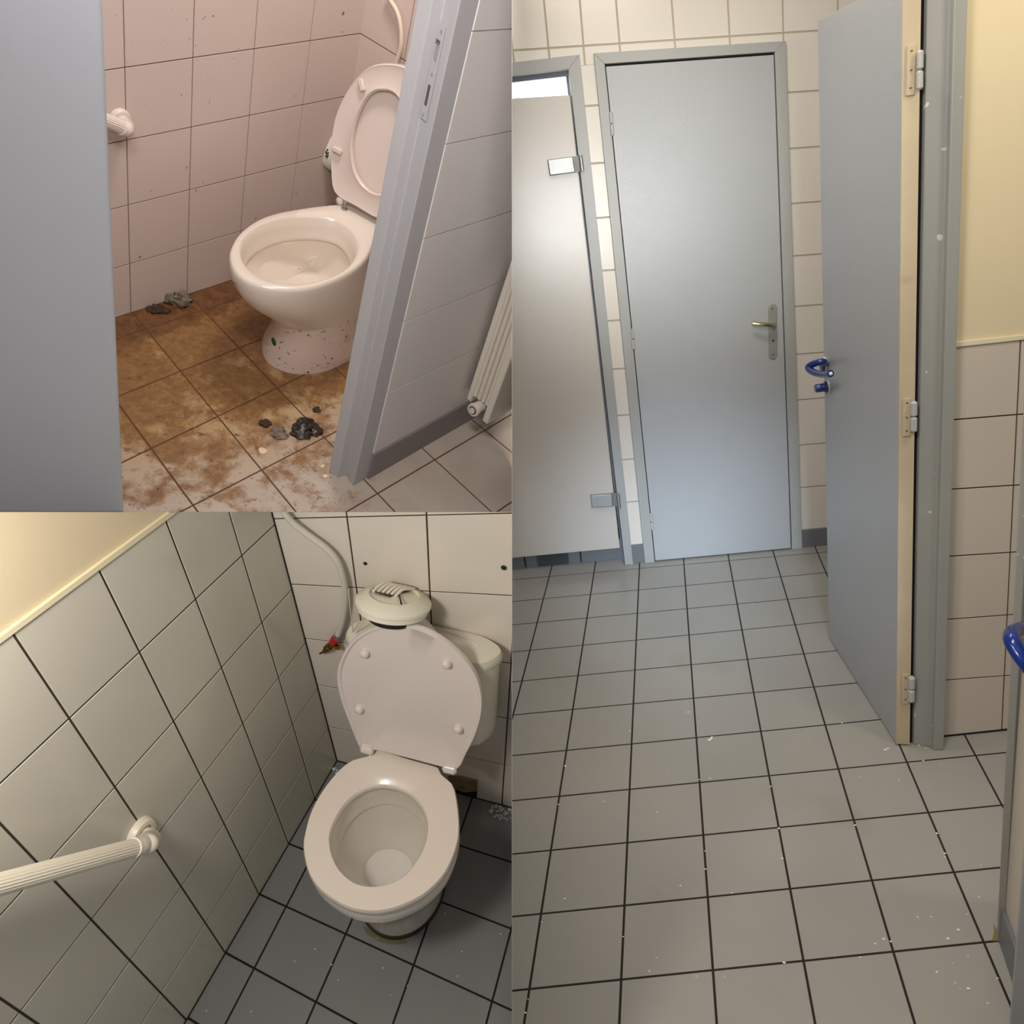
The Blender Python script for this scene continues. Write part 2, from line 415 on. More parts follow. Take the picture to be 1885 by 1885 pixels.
tag(build('floor', mb, RR, flat=True), 'grey square floor tiles with dark joints in the corridor with grey doors', 'floor', kind=S)
# rear wall
p0 = RR.fl(br(448, 187)); p1 = RR.fl(br(1065, 130))
UB = nrm(p1 - p0); OB = p0.copy(); NB = nrm(np.cross(UB, fd));
if NB @ (RR.C - OB) < 0: NB = -NB
VB = fd
def onB(q, off=0.0): return RR.on(q, OB + NB * off, NB)
rr = [(tr(0, 187), tr(1000, 122))] + [(tr(*a), tr(*b)) for a, b in zip(
    [(272, 391), (293, 603), (313, 803), (334, 997), (355, 1182), (372, 1360), (392, 1530), (412, 1692), (430, 1848)],
    [(1010, 342), (1015, 549), (1022, 751), (1028, 944), (1033, 1130), (1040, 1306), (1045, 1474), (1050, 1640), (1055, 1796)])]
rr.append((br(445, 122), br(1062, 68)))
cc = [(tr(118, 0), tr(136, 187)), (tr(250, 0), tr(265, 183)), (tr(383, 0), tr(397, 165)), (tr(588, 0), tr(600, 151)), (tr(795, 0), tr(802, 135)), (tr(997, 0), tr(1000, 122))]
rr = [line2(RR, q, OB, UB, VB, NB) for q in rr]; cc = [line2(RR, q, OB, UB, VB, NB) for q in cc]
def uvB(q): return line2(RR, [q], OB, UB, VB, NB)[0]
up = [(r[0] + (r[0] - s[0]), r[1] + (r[1] - s[1])) for r, s in ((rr[0], rr[1]),)]
d0 = (rr[0][1] - rr[0][0])
r_up = [(rr[0][0] + A(0, .2 * k), rr[0][1] + A(0, .2 * k)) for k in (3, 2, 1)]
c_dn = [cc[0][0] - A(.15 * k, 0) for k in (1,)]
ccx = [tuple(p - A(.137 * k, 0) for p in cc[0]) for k in (6, 5, 4, 3, 2, 1)] + cc + [tuple(p + A(.205 * k, 0) for p in cc[-1]) for k in (1, 2, 3, 4)]
regB = [(-1.6, -.02), (1.8, -.02), (1.8, 2.72), (-1.6, 2.72)]
r1l = uvB(tr(248, 205)); r1m = uvB(tr(300, 200)); r1r = uvB(tr(1003, 155))
mb = MB()
slab(mb, OB, UB, VB, NB, [(r1l[0] - .03, -.02), (1.8, -.02), (1.8, 2.72), (-1.6, 2.72), (-1.6, 2.115), (r1l[0] - .03, 2.115)], m_wgrout, .06)
yt = r1r[1]
tiles(mb, OB, UB, VB, NB, r_up + [rr[0]] + [(rr[0][0] - A(0, .15), rr[0][1] - A(0, .15))], ccx, [(-1.6, yt + .0), (1.8, yt), (1.8, 2.72), (-1.6, 2.72)], .006, m_wtile)
gl = r1l[0] - .02; gr = r1m[0] + .02
tiles(mb, OB, UB, VB, NB, rr, [(A(gl, 0), A(gl, 2)), (A(gr, 0), A(gr, 2))], [(gl, 0), (gr, 0), (gr, yt), (gl, yt)], .006, m_wtile)
gl = r1r[0] - .02
tiles(mb, OB, UB, VB, NB, rr, [(A(gl, 0), A(gl, 2)), (A(gl + .205, 0), A(gl + .205, 2)), (A(gl + .41, 0), A(gl + .41, 2)), (A(gl + .61, 0), A(gl + .61, 2))], [(gl, 0), (1.8, 0), (1.8, yt + .002), (gl, yt + .002)], .006, m_wtile)
tag(build('wall_back', mb, RR, flat=True), 'cream tiled rear wall around the closed grey door', 'wall', kind=S)
def pB(u, v, off=0.0): return OB + UB * u + VB * v + NB * off
def rectB(mb, u0, u1, v0, v1, o0, o1, m): mb.box(pB(u0, v0, o0), UB * (u1 - u0), VB * (v1 - v0), NB * (o1 - o0), m)
def quadB(mb, pts, o0, o1, m): mb.prism([pB(p[0], p[1], o0) for p in pts], NB * (o1 - o0), m)
bt = [uvB(br(448, 122)), uvB(br(1062, 68))]
# skirting
k = 0
for (a, b, lb) in ((uvB(br(445, 187))[0] - .01, uvB(br(486, 183))[0] + .01, 'slate grey skirting tile between the two door frames'),
                   (uvB(br(1062, 130))[0], 1.45, 'slate grey skirting tile right of the closed grey door')):
    mb = MB(); rectB(mb, a, b, 0, bt[k][1], 0, .009, m_darktile); k += 1
    tag(build('baseboard_back', mb, RR, flat=True, bevel=.001), lb, 'baseboard', kind=S)
# closed grey door with its frame
dl_t, dr_t, dl_b, dr_b = uvB(tr(345, 248)), uvB(tr(960, 205)), uvB(br(526, 170)), uvB(br(1024, 133))
fo = [uvB(tr(300, 200)), uvB(tr(1003, 155)), uvB(br(1065, 133)), uvB(br(488, 182))]
fo[2][1] = 0; fo[3][1] = 0; dl_b[1] = .006; dr_b[1] = .006
g = .004
mb = MB()
quadB(mb, [fo[0], dl_t + A(-g, g * 2.2), A(dl_b[0] - g, 0), fo[3]], 0, .02, m_gframe)
quadB(mb, [fo[0], fo[1], dr_t + A(g, g * 2.2), dl_t + A(-g, g * 2.2)], 0, .0201, m_gframe)
quadB(mb, [fo[1], fo[2], A(dr_b[0] + g, 0), dr_t + A(g, g * 2.2)], 0, .02, m_gframe)
tag(build('trim_1', mb, RR, flat=True, bevel=.0015), 'grey painted frame around the closed grey door', 'door frame', kind=S)
d1 = thing('door_1', RR, pB(dl_b[0], 0, 0), 'closed flat grey door with lever handle in the rear wall', 'door', kind=S)
mb = MB(); quadB(mb, [dl_t + A(-g, g * 2.2), dl_b + A(-g, -.006), dr_b + A(g, -.006), dr_t + A(g, g * 2.2)], .0005, .003, m_black)
part('rebate_gap', mb, d1, RR, flat=True)
mb = MB(); quadB(mb, [dl_t, dl_b, dr_b, dr_t], .003, .016, m_gdoor); part('leaf', mb, d1, RR, bevel=.0015)
def hinge_rear(q):
    a = uvB(q[0]); b = uvB(q[1]); mb = MB()
    for v0, v1 in ((0, .485), (.515, 1)):
        P = a + (b - a) * v0; Q = a + (b - a) * v1
        mb.tube([pB(*P, .022), pB(*(P + (Q - P) * .08), .022), pB(*(Q - (Q - P) * .08), .022), pB(*Q, .022)], [.004, .0075, .0075, .004], m_hinge, 12)
    part('hinge', mb, d1, RR)
for q in ((tr(362, 415), tr(369, 503)), (tr(441, 1208), tr(446, 1285)), (br(509, 0), br(515, 62))): hinge_rear(q)
mb = MB(); a = uvB(tr(955, 1118)); b = uvB(tr(957, 1320)); w = .019; out = []
for k in range(24):
    t = 2 * math.pi * k / 24; c0 = a + A(0, -w) if math.sin(t) > 0 else b + A(0, w); out.append(c0 + A(w * math.cos(t), w * math.sin(t)))
quadB(mb, out, .016, .021, m_plate); hp = part('handle_plate', mb, d1, RR, bevel=.002)
for q, r_ in ((tr(953, 1135), .003), (tr(957, 1252), .0045), (tr(957, 1304), .003)):
    mb = MB(); u = uvB(q); mb.lathe(pB(*u, .0205), NB, [(r_, 0), (r_, .0012), (.0005, .0014)], m_black, 12); part('keyhole' if r_ > .004 else 'screw', mb, hp, RR)
e0 = uvB(tr(955, 1192)); e1 = uvB(tr(874, 1187)); mb = MB()
mb.tube(smooth([pB(*e0, .02), pB(*e0, .04), pB(*(e0 + (e1 - e0) * .08), .056), pB(*(e0 + (e1 - e0) * .35), .062), pB(*(e0 + (e1 - e0) * .7), .06), pB(*e1, .052)], 5, False), .0085, m_nickel, 14)
part('lever_handle', mb, d1, RR)
# white panel door at the left with daylight above it
a_t = uvB(tr(208, 258)); a_b = uvB(br(405, 160)); fr2 = [uvB(tr(248, 205)), uvB(br(445, 187))]; in2t = a_t[0]; in2b = uvB(br(415, 187))[0]
topv = a_t[1]; outv = fr2[0][1]
mb = MB()
quadB(mb, [(fr2[0][0], outv), (fr2[1][0], 0), (in2b, 0), (in2t, topv)], -.03, .02, m_gframe)
quadB(mb, [(-1.5, outv), (fr2[0][0], outv), (in2t, topv), (-1.5, topv)], -.02, .0201, m_gframe)
tag(build('trim_2', mb, RR, flat=True, bevel=.0015), 'grey painted frame around the white panel door', 'door frame', kind=S)
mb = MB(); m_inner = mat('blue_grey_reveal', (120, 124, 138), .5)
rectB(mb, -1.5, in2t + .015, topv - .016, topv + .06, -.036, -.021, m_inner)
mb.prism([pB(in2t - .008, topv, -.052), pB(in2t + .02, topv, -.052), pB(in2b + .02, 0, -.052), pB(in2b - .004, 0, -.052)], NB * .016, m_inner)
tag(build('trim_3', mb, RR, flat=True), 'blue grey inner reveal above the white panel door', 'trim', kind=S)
pt = uvB(tr(210, 352))[1]; pb = uvB(tr(210, 1860))[1]; pbl = uvB(br(0, 170)); pbr = uvB(br(401, 132)); ptr_ = uvB(tr(216, 350)); ptl = uvB(tr(0, 363))
d2 = thing('door_2', RR, pB(pbr[0], 0, 0), 'off white laminate panel door with two steel clamps at the left', 'door', kind=S)
mb = MB(); ext = lambda a, b, u: a + (b - a) * ((u - a[0]) / (b[0] - a[0]))
quadB(mb, [ext(ptr_, ptl, -1.4), A(-1.4, pbr[1]), pbr + A(-.004, 0), A(ptr_[0] - .002, ptr_[1])], -.028, .004, m_panel)
part('panel', mb, d2, RR, bevel=.002)
for q in (((131, 588), (227, 577), (243, 635), (140, 648), (258, 580), (262, 632)), ):
    pass
def clamp(l, r, t, b, kn):
    mb = MB(); U0 = [uvB(p) for p in (l, r, b, t)]
    mb2 = [pB(p[0], p[1], .004) for p in U0]; mb.prism(mb2, NB * .022, m_steel)
    c = part('clamp', mb, d2, RR, bevel=.003)
    k0, k1 = uvB(kn[0]), uvB(kn[1]); mb = MB(); mb.tube([pB(*k0, .028), pB(*(k0 + (k1 - k0) * .5), .028), pB(*k1, .028)], .008, m_steel, 12)
    part('hinge_knuckle', mb, c, RR)
    w = .02; mb = MB(); mb.prism([pB(U0[1][0], U0[1][1], .006), pB(k0[0] + .004, U0[1][1] + .002, .018), pB(k1[0] + .004, U0[2][1], .018), pB(U0[2][0], U0[2][1], .006)], NB * .006, m_steel)
    part('hinge_strap', mb, c, RR)
clamp(tr(131, 590), tr(222, 578), tr(140, 648), tr(232, 636), (tr(251, 574), tr(258, 632)))
clamp(br(-1000, 0), br(-900, 0), br(-1000, 60), br(-900, 60), (br(-880, 0), br(-880, 60))) if False else None
clamp(tr(289, 1818), tr(366, 1813), tr(293, 1862), tr(369, 1860), (tr(389, 1815), tr(393, 1862)))
# daylit pane high in the cubicle behind the panel door
mb = MB(); rectB(mb, -1.45, in2t + .004, ptr_[1] - .06, topv + .12, -.09, -.08, m_winlight)
tag(build('window_1', mb, RR, flat=True), 'bright frosted window pane seen above the white panel door', 'window', kind=S)
mb = MB(); rectB(mb, -1.45, in2b + .05, 0, 1.9, -.46, -.44, m_wtile)
tag(build('wall_rear', mb, RR, flat=True), 'tiled wall of the cubicle behind the white panel door', 'wall', kind=S)
mb = MB(); tt = pbr[1] + .02
for x0, x1 in ((-.9, -.51), (-.505, -.305), (-.30, uvB(br(91, 180))[0]), (uvB(br(95, 180))[0], uvB(br(253, 165))[0]), (uvB(br(257, 165))[0], in2b + .005)):
    rectB(mb, x0 + .001, x1 - .001, .0, tt, -.062, -.05, m_darktile)
rectB(mb, -.9, in2b, 0, tt, -.066, -.062, m_fgrout)
tag(build('baseboard_left', mb, RR, flat=True), 'slate grey tiled upstand under the white panel door', 'baseboard', kind=S)
# wall at the right : plaster over tiled dado
n0 = RR.fl(br(1580, 828)); n1 = RR.fl(br(1818, 803)); UN = nrm(n1 - n0); NN = nrm(np.cross(UN, fd)); NN = -NN if NN @ (RR.C - n0) < 0 else NN
def uvN(q): return line2(RR, [q], n0, UN, fd, NN)[0]
def pN(u, v, off=0.0): return n0 + UN * u + fd * v + NN * off
rn = [(tr(1610, 1272), tr(1885, 1250)), (tr(1603, 1547), tr(1859, 1526)), (tr(1597, 1802), tr(1850, 1786)), (br(1590, 165), br(1850, 148)), (br(1585, 397), br(1840, 378)), (br(1582, 620), br(1825, 602)), (br(1580, 828), br(1818, 802))]
rn = [line2(RR, q, n0, UN, fd, NN) for q in rn]
cn = line2(RR, (tr(1872, 1255), br(1803, 800)), n0, UN, fd, NN)
cols = [tuple(p - A(.2, 0) for p in cn), tuple(cn), tuple(p + A(.2, 0) for p in cn), tuple(p + A(.4, 0) for p in cn), tuple(p + A(.6, 0) for p in cn)]
ht = uvN(tr(1700, 1264))[1]
mb = MB(); slab(mb, n0, UN, fd, NN, [(-.08, 0), (1, 0), (1, ht + .004), (-.08, ht + .004)], m_dgrout, .05)
tiles(mb, n0, UN, fd, NN, rn, cols, [(-.08, 0), (1, 0), (1, ht), (-.08, ht)], .0035, m_dtile)
mb.prism([pN(-.08, ht + .004, 0), pN(1, ht + .004, 0), pN(1, 2.75, 0), pN(-.08, 2.75, 0)], -NN * .05, m_plaster)
tag(build('wall_right', mb, RR, flat=True), 'cream plaster wall above a tiled dado at the right', 'wall', kind=S)
mb = MB(); mb.box(pN(-.06, ht - .004, 0), UN * 1.06, fd * .014, NN * .008, m_trim)
tag(build('trim_4', mb, RR, flat=True, bevel=.002), 'cream capping strip on top of the tiled dado', 'trim', kind=S)
mb = MB(); mb.box(pN(.0, .0, 0), UN * 1, fd * .006, NN * .004, m_black)
tag(build('trim_5', mb, RR, flat=True), 'dark sealant line at the foot of the tiled dado', 'trim', kind=S)
# two-step grey frame at the right
A1, A2, A3 = RR.fl(br(1481, 858)), RR.fl(br(1543, 866)), RR.fl(br(1580, 866))
dn = -NN * .13
mb = MB(); h = fd * 2.7
fa = A2 - A1
mb.prism([A1, A2 + NN * 0, A2 + NN * .016, A3 + NN * .016, A3 + dn, A1 - UN * .007 + dn * 1.25, A1 - UN * .007 + dn * 1.1, A1 + dn * 1.05], h, m_gframe2)
tag(build('trim_6', mb, RR, flat=True, bevel=.003), 'stepped grey door frame with chipped paint at the right', 'door frame', kind=S)
# open door leaf
L0 = RR.fl(br(1414, 858)); L1 = RR.fl(br(1168, 468)); L2 = RR.fl(br(1463, 860)); dk = nrm(L1 - L0)
Hh = None
Nlf = nrm(np.cross(dk, fd)); Nlf = -Nlf if Nlf @ (RR.C - L0) < 0 else Nlf
topz = RR.on((1505, 38), L0, Nlf); hz = topz[2]; topn = RR.on((1580, 0), L0, Nlf)
d3 = thing('door_3', RR, L2, 'open grey door leaf with bare cream edge and blue lever', 'door', kind=S)
lo = .006
L1t = L1 + fd * (hz - lo); L0t = L0 + fd * (topn[2] + (topn[2] - hz) * 1.0)
sl = (topn - topz) ; L0t = topz + sl * (np.linalg.norm((L0 - L1)[:2]) / max(np.linalg.norm(sl[:2]), 1e-6))
L0t = L0 + fd * (L0t[2])
mb = MB(); mb.prism([L0 + fd * lo, L1 + fd * lo, topz, L0t], (L2 - L0) * .985, m_gleaf); part('leaf', mb, d3, RR, bevel=.001)
e = nrm(L0 - L1)
mb = MB(); mb.prism([L2 - e * .012, L2 + UN * .02 - e * .012, L2 + UN * .02 - e * .03, L2 - e * .03], fd * 2.3, m_black); part('gap_shade_strip', mb, d3, RR, flat=True)  # black strip painted in for the deep shadow between leaf and frame
mb = MB(); mb.prism([L0 + fd * lo + e * .0005, L2 + fd * lo + e * .0005, L2 + (L0t - L0) + e * .0005, L0t + e * .0005], e * .003, m_leafedge); part('edge_strip', mb, d3, RR)
Ne = nrm(np.cross(L2 - L0, fd)); Ne = -Ne if Ne @ (RR.C - L0) < 0 else Ne
def onE(q, off=.006): return RR.on(q, L0 + e * .003 + Ne * off, Ne)
for (t, b, pl0, pl1, name) in ((tr(1504, 185), tr(1502, 330), tr(1472, 165), tr(1466, 352), 0), (tr(1481, 1478), tr(1480, 1590), tr(1455, 1465), tr(1452, 1605), 1), (br(1473, 607), br(1471, 700), br(1449, 596), br(1448, 705), 2)):
    mb = MB(); P, Q = onE(t, .012), onE(b, .012); w = RR.px(P, 6)
    for a_, b_ in ((0, .49), (.51, 1)): 
        X = P + (Q - P) * a_; Y = P + (Q - P) * b_; mb.tube([X, X + (Y - X) * .1, X + (Y - X) * .9, Y], [w * .6, w, w, w * .6], m_hinge, 12)
    hg = part('hinge', mb, d3, RR)
    P, Q = onE(pl0, .002), onE(pl1, .002); w = nrm(L2 - L0) * .009; mb = MB(); mb.prism([P - w, P + w, Q + w, Q - w], Ne * .0035, m_leafedge)
    part('hinge_plate', mb, hg, RR, bevel=.001)
    for f_ in (.12, .5, .85):
        mb = MB(); mb.blob(P + (Q - P) * f_ + Ne * .004, (.0028, .0028, .0012), m_seal); part('screw', mb, hg, RR)
# blue lever and thumb turn on the leaf
def onL(q, off=0.0): return RR.on(q, L0 + Nlf * off, Nlf)
def blue(path, r, mb): mb.tube(smooth(path, 6, False), r, m_blue, 16)
ros = onL((1519, 671)); mb = MB(); mb.lathe(ros, Nlf, [(.024, 0), (.024, .004), (.02, .007)], m_white, 28); part('rose_plate', mb, d3, RR)
mb = MB(); mb.lathe(ros + Nlf * .007, Nlf, [(.022, 0), (.022, .006), (.012, .009)], m_blue, 28)
q1 = onL((1516, 666), .03); q2 = onL((1500, 669), .055); q3 = onL((1488, 676), .07); q4 = onL((1497, 685), .066); q5 = onL((1514, 689), .056); q6 = onL((1529, 688), .05)
blue([ros, q1, q2, q3, q4, q5, q6], [.0108] * 37, mb)
lv = part('lever_handle', mb, d3, RR)
mb = MB(); mb.blob(q6 + (q6 - q5) * .02, .006, m_white); part('end_cap', mb, lv, RR)
rs2 = onL((1524, 712)); mb = MB(); mb.lathe(rs2, Nlf, [(.021, 0), (.021, .004), (.017, .005)], m_white, 24); rp = part('rose_plate', mb, d3, RR)
mb = MB(); mb.lathe(rs2 + Nlf * .004, Nlf, [(.02, 0), (.019, .006), (.014, .009), (.014, .034), (.012, .037)], m_blue, 24); part('thumb_turn', mb, d3, RR)
# near right: frame, short tiled wall and another leaf with a blue lever
J0, J1 = RR.fl((1834, 1733)), RR.fl((1848, 1735))
vj = nrm((J0 - RR.C) * A(1, 1, 0)); vj2 = nrm(vj + nrm(A(vj[1], -vj[0], 0)) * .12); jd = edge_dir(RR, (1834, 1733), (1866, 1100), fd)
W0, W1 = RR.fl((1847, 1735)), RR.fl((1862, 1780)); wd = nrm(W1 - W0); Nw = nrm(np.cross(wd, fd)); Nw = -Nw if Nw @ (RR.C - W0) < 0 else Nw
mb = MB(); mb.prism([J0, J1, J1 + vj2 * .12 + A(.01, 0, 0), J0 + vj2 * .12], jd * 2.4, m_gframe2)
tag(build('trim_7', mb, RR, flat=True, bevel=.002), 'narrow grey door frame post at the right edge', 'door frame', kind=S)
mb = MB(); mb.prism([W0, W0 + wd * .45, W0 + wd * .45 + fd * 2.4, W0 + fd * 2.4], -Nw * .05, m_dtile)
tag(build('wall_near', mb, RR, flat=True), 'short cream wall beside the narrow frame post', 'wall', kind=S)
bh = RR.on((1854, 1682), W0, Nw)[2]
mb = MB(); mb.box(W0 - wd * .0, wd * .45, fd * bh, Nw * .009, m_darktile)
tag(build('baseboard_right', mb, RR, flat=True), 'slate grey skirting tile beside the narrow frame post', 'baseboard', kind=S)
K0 = RR.fl((1846, 1985)); rightc = nrm(RR.R[0] * A(1, 1, 0)); back = nrm((K0 - RR.C) * A(1, 1, 0) + rightc * .12)
kdir = edge_dir(RR, (1878, 1590), (1854, 1885), fd)
d4 = thing('door_4', RR, K0, 'grey door leaf cropped by the right edge with blue lever', 'door', kind=S)
mb = MB(); mb.prism([K0 + rightc * .005, K0 + rightc * .3, K0 + rightc * .3 + back * .04, K0 + rightc * .016 + back * .04, K0 + back * .02], kdir * 2.05, m_gleaf); part('leaf', mb, d4, RR, bevel=.003)
def atd(r, q, d): return r.C + r.ray(*q) * d
mb = MB(); D = RR.dep(J0 + jd * .85) - .16
blue([atd(RR, (1925, 1156), D + .05), atd(RR, (1900, 1157), D + .04), atd(RR, (1880, 1159), D + .02), atd(RR, (1865, 1165), D), atd(RR, (1863, 1178), D - .02), atd(RR, (1872, 1196), D - .03), atd(RR, (1888, 1219), D - .04), atd(RR, (1915, 1254), D - .05)], [14.5 * D / F] * 43, mb)
part('lever_handle', mb, d4, RR)
# flakes of paint on the floor
def flake(name, q, r, s, m, label, cat, group, z=0.0):
    P = r.fl(q, z); mb = MB(); a = rng.uniform(0, 6.28); X = A(math.cos(a), math.sin(a), 0); Y = A(-math.sin(a), math.cos(a), 0)
    mb.blob(P + A(0, 0, s * .25), (s, s * .6, s * .3), m, .25, 9, 5, (X, Y, A(0, 0, 1)))
    return tag(build(name, mb, r, base=P), label, cat, group)
mb = MB(); c = RR.fl(br(731, 833)); mb.tube(smooth([RR.fl(q, .004) for q in (br(722, 842), br(733, 838), br(738, 828))], 4, False), [.0015] + [.0035] * 7 + [.0015], m_flake, 8)
tag(build('paint_curl', mb, RR, base=c), 'curled white paint shaving on the grey floor left of the open door', 'paint flake')
mb = MB()
FLK = [(1003, 1661, 5), (650, 738, 3), (434, 807, 3), (197, 937, 4), (172, 1078, 3), (340, 1068, 3), (537, 1107, 3), (953, 1012, 4), (984, 1166, 4), (996, 1277, 4), (713, 1250, 3), (713, 1316, 3), (622, 1377, 4), (812, 1404, 3), (194, 1427, 5), (110, 1510, 3), (410, 1565, 3), (532, 1642, 3), (507, 1692, 3), (680, 1710, 3), (785, 1711, 3), (60, 1795, 3), (50, 1845, 4), (1265, 1155, 4), (1282, 977, 2), (1425, 990, 2), (1515, 917, 3), (1375, 877, 5), (1385, 872, 4), (1565, 1185, 4), (1594, 1258, 4), (1596, 1272, 3), (1728, 1300, 2), (1720, 1420, 3), (1545, 1492, 3), (1495, 1492, 3), (1645, 1540, 5), (1607, 1573, 6), (1370, 1573, 4), (1395, 1583, 4), (1338, 1590, 3), (1565, 1695, 4), (1682, 1757, 6), (1632, 1735, 3), (1650, 1757, 2), (1622, 1662, 2), (1752, 1810, 3), (1680, 1638, 3), (1190, 1637, 2), (1283, 1640, 3), (1525, 872, 3), (1500, 860, 3), (730, 983, 3), (690, 987, 3), (1580, 930, 2), (1215, 778, 3), (575, 965, 2), (885, 340, 2), (1676, 1483, 3), (1788, 1718, 3)]
for u, v, s in FLK:
    P = RR.fl(br(u, v)); w = RR.px(P, s * .6); mb.blob(P + A(0, 0, w * .25), (w * rng.uniform(.8, 1.4), w * .7, w * .35), m_flake, .25, 7, 4)
tag(build('paint_flakes', mb, RR), 'scatter of tiny white paint flakes over the corridor floor', 'paint flakes', kind='stuff')
# stains on the corridor floor
mb = MB(); P = RR.fl((1830, 1722)); mb.prism([RR.fl(q, .0004) for q in ((1829, 1700), (1832, 1706), (1842, 1727), (1840, 1732), (1826, 1732), (1830, 1715))], A(0, 0, .0004), mat('mustard_stain', (126, 112, 50), .6))
tag(build('floor_stain', mb, RR, base=P), 'small mustard stain on the floor by the right edge frame post', 'stain')

# ================================================================== ROOM B : toilet with raised lid
bl = lambda u, v: (u / 2, 942 + v / 2)
c1 = lambda u, v: (500 + u / 4.265, 942 + v / 4.265)
c2 = lambda u, v: (540 + u / 4.69, 1360 + v / 4.69)
c3 = lambda u, v: (u / 5.89, 1440 + v / 5.89)
Z = A(0, 0, 1)
corner = RB.fl(bl(1240, 915)); e2 = RB.fl(bl(685, 1870)); UL = nrm(e2 - corner)             # along the left wall, towards the viewer
NL = nrm(np.cross(UL, Z)); NL = -NL if NL @ (RB.C - corner) < 0 else NL
w2 = RB.fl(bl(1848, 1078)); UW = nrm(w2 - corner); NW = nrm(np.cross(UW, Z)); NW = -NW if NW @ (RB.C - corner) < 0 else NW
def pl(q, off=0.0): return RB.on(q, corner + NL * off, NL)
def pw(q, off=0.0): return RB.on(q, corner + NW * off, NW)
# left wall
rows = [(bl(605, 20), bl(38, 437)), (bl(1035, 25), bl(255, 760)), (bl(1090, 267), bl(423, 1013)), (bl(1137, 467), bl(335, 1502)), (bl(1177, 638), bl(477, 1653)), (bl(1212, 790), bl(590, 1775)), (bl(1240, 915), bl(685, 1870))]
cols = [(bl(890, 160), bl(1160, 1060)), (bl(605, 20), bl(1062, 1222)), (bl(357, 200), bl(955, 1412)), (bl(38, 435), bl(828, 1622)), (bl(0, 1147), bl(685, 1870))]
Lr = [line2(RB, q, corner, UL, Z, NL) for q in rows]; Lc = [line2(RB, q, corner, UL, Z, NL) for q in cols]
Lr[-1] = [A(0, 0), A(1, 0)]
tl = Lr[0]
_, Lc = extend(list(Lr[1:]), list(Lc), 0, 0, 1, 6)
regL = [(0, 0), (2.2, 0), tuple(tl[0] + (tl[1] - tl[0]) * ((2.2 - tl[0][0]) / (tl[1][0] - tl[0][0]))), tuple(tl[0] + (tl[1] - tl[0]) * ((0 - tl[0][0]) / (tl[1][0] - tl[0][0])))]
mb = MB(); slab(mb, corner, UL, Z, NL, regL, m_bgrout, .03)
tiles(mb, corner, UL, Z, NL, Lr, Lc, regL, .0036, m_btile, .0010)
a, b = A(*regL[3]), A(*regL[2])
mb.prism([corner + UL * p[0] + Z * p[1] for p in (a, b, A(2.2, 3.2), A(0, 3.2))], -NL * .03, m_bplaster)
tag(build('wall_left', mb, RB, flat=True), 'white tiled wall with cream plaster above beside the ribbed grab bar', 'wall', kind=S)
mb = MB(); mb.box(corner + UL * a[0] + Z * (a[1] - .005), UL * (b - a)[0] + Z * (b - a)[1], Z * .013, NL * .006, m_trim)
tag(build('trim_8', mb, RB, flat=True, bevel=.002), 'cream capping line on top of the white wall tiles', 'trim', kind=S)
# rear wall
rows = [(bl(1035, 25), bl(1883, 5)), (bl(1090, 267), bl(1883, 308)), (bl(1137, 467), bl(1883, 557)), (bl(1177, 638), bl(1870, 760)), (bl(1212, 790), bl(1860, 932)), (bl(1240, 915), bl(1848, 1078))]
cols = [(bl(1275, 0), bl(1330, 410)), (bl(1570, 0), bl(1588, 410)), (bl(1876, 650), bl(1848, 1076))]
Wr = [line2(RB, q, corner, UW, Z, NW) for q in rows]; Wc = [line2(RB, q, corner, UW, Z, NW) for q in cols]
Wr[-1] = [A(0, 0), A(1, 0)]
Wr = [tuple(p + A(0, .2) for p in Wr[0])] + Wr
w01 = isect(Wc[0], Wr[2])[0]
Wc = [tuple(A(p[0] - w01 - .001, p[1]) for p in Wc[0])] + Wc + [tuple(p + A(.18 * k, 0) for p in Wc[-1]) for k in (1, 2)]
Wc[0] = (A(0, 0), A(0, 1))
regW = [(0, 0), (1.2, 0), (1.2, 1.25), (0, 1.25)]
mb = MB(); slab(mb, corner, UW, Z, NW, regW, m_bgrout, .03)
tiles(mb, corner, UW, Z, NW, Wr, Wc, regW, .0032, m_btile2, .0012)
tag(build('wall_back', mb, RB, flat=True), 'white tiled rear wall behind the white cistern', 'wall', kind=S)
# floor
U = UW; V = UL
rows = [(bl(1160, 1060), bl(1883, 1290)), (bl(1062, 1222), bl(1883, 1535)), (bl(955, 1408), bl(1883, 1835)), (bl(828, 1622), bl(1310, 1885))]
cols = [(bl(1125, 1315), bl(830, 1885)), (bl(1290, 1515), bl(1128, 1885)), (bl(1740, 1050), bl(1447, 1885)), (bl(1883, 1535), bl(1790, 1885))]
Fr = [line2(RB, q, corner, U, V, Z) for q in rows]; Fc = [line2(RB, q, corner, U, V, Z) for q in cols]
Fr, Fc = extend(Fr, Fc, 2, 3, 0, 3)
Fc = [(A(0, 0), A(0, 1))] + Fc
regF = [(0, 0), (1.25, 0), (1.25, 1.15), (0, 1.15)]
mb = MB(); slab(mb, corner - Z * .0005, U, V, Z, regF, m_bfgrout, .02)
tiles(mb, corner - Z * .0022, U, V, Z, Fr, Fc, regF, .0036, m_bfloor)
tag(build('floor', mb, RB, flat=True), 'blue grey floor tiles around the clean toilet', 'floor', kind=S)
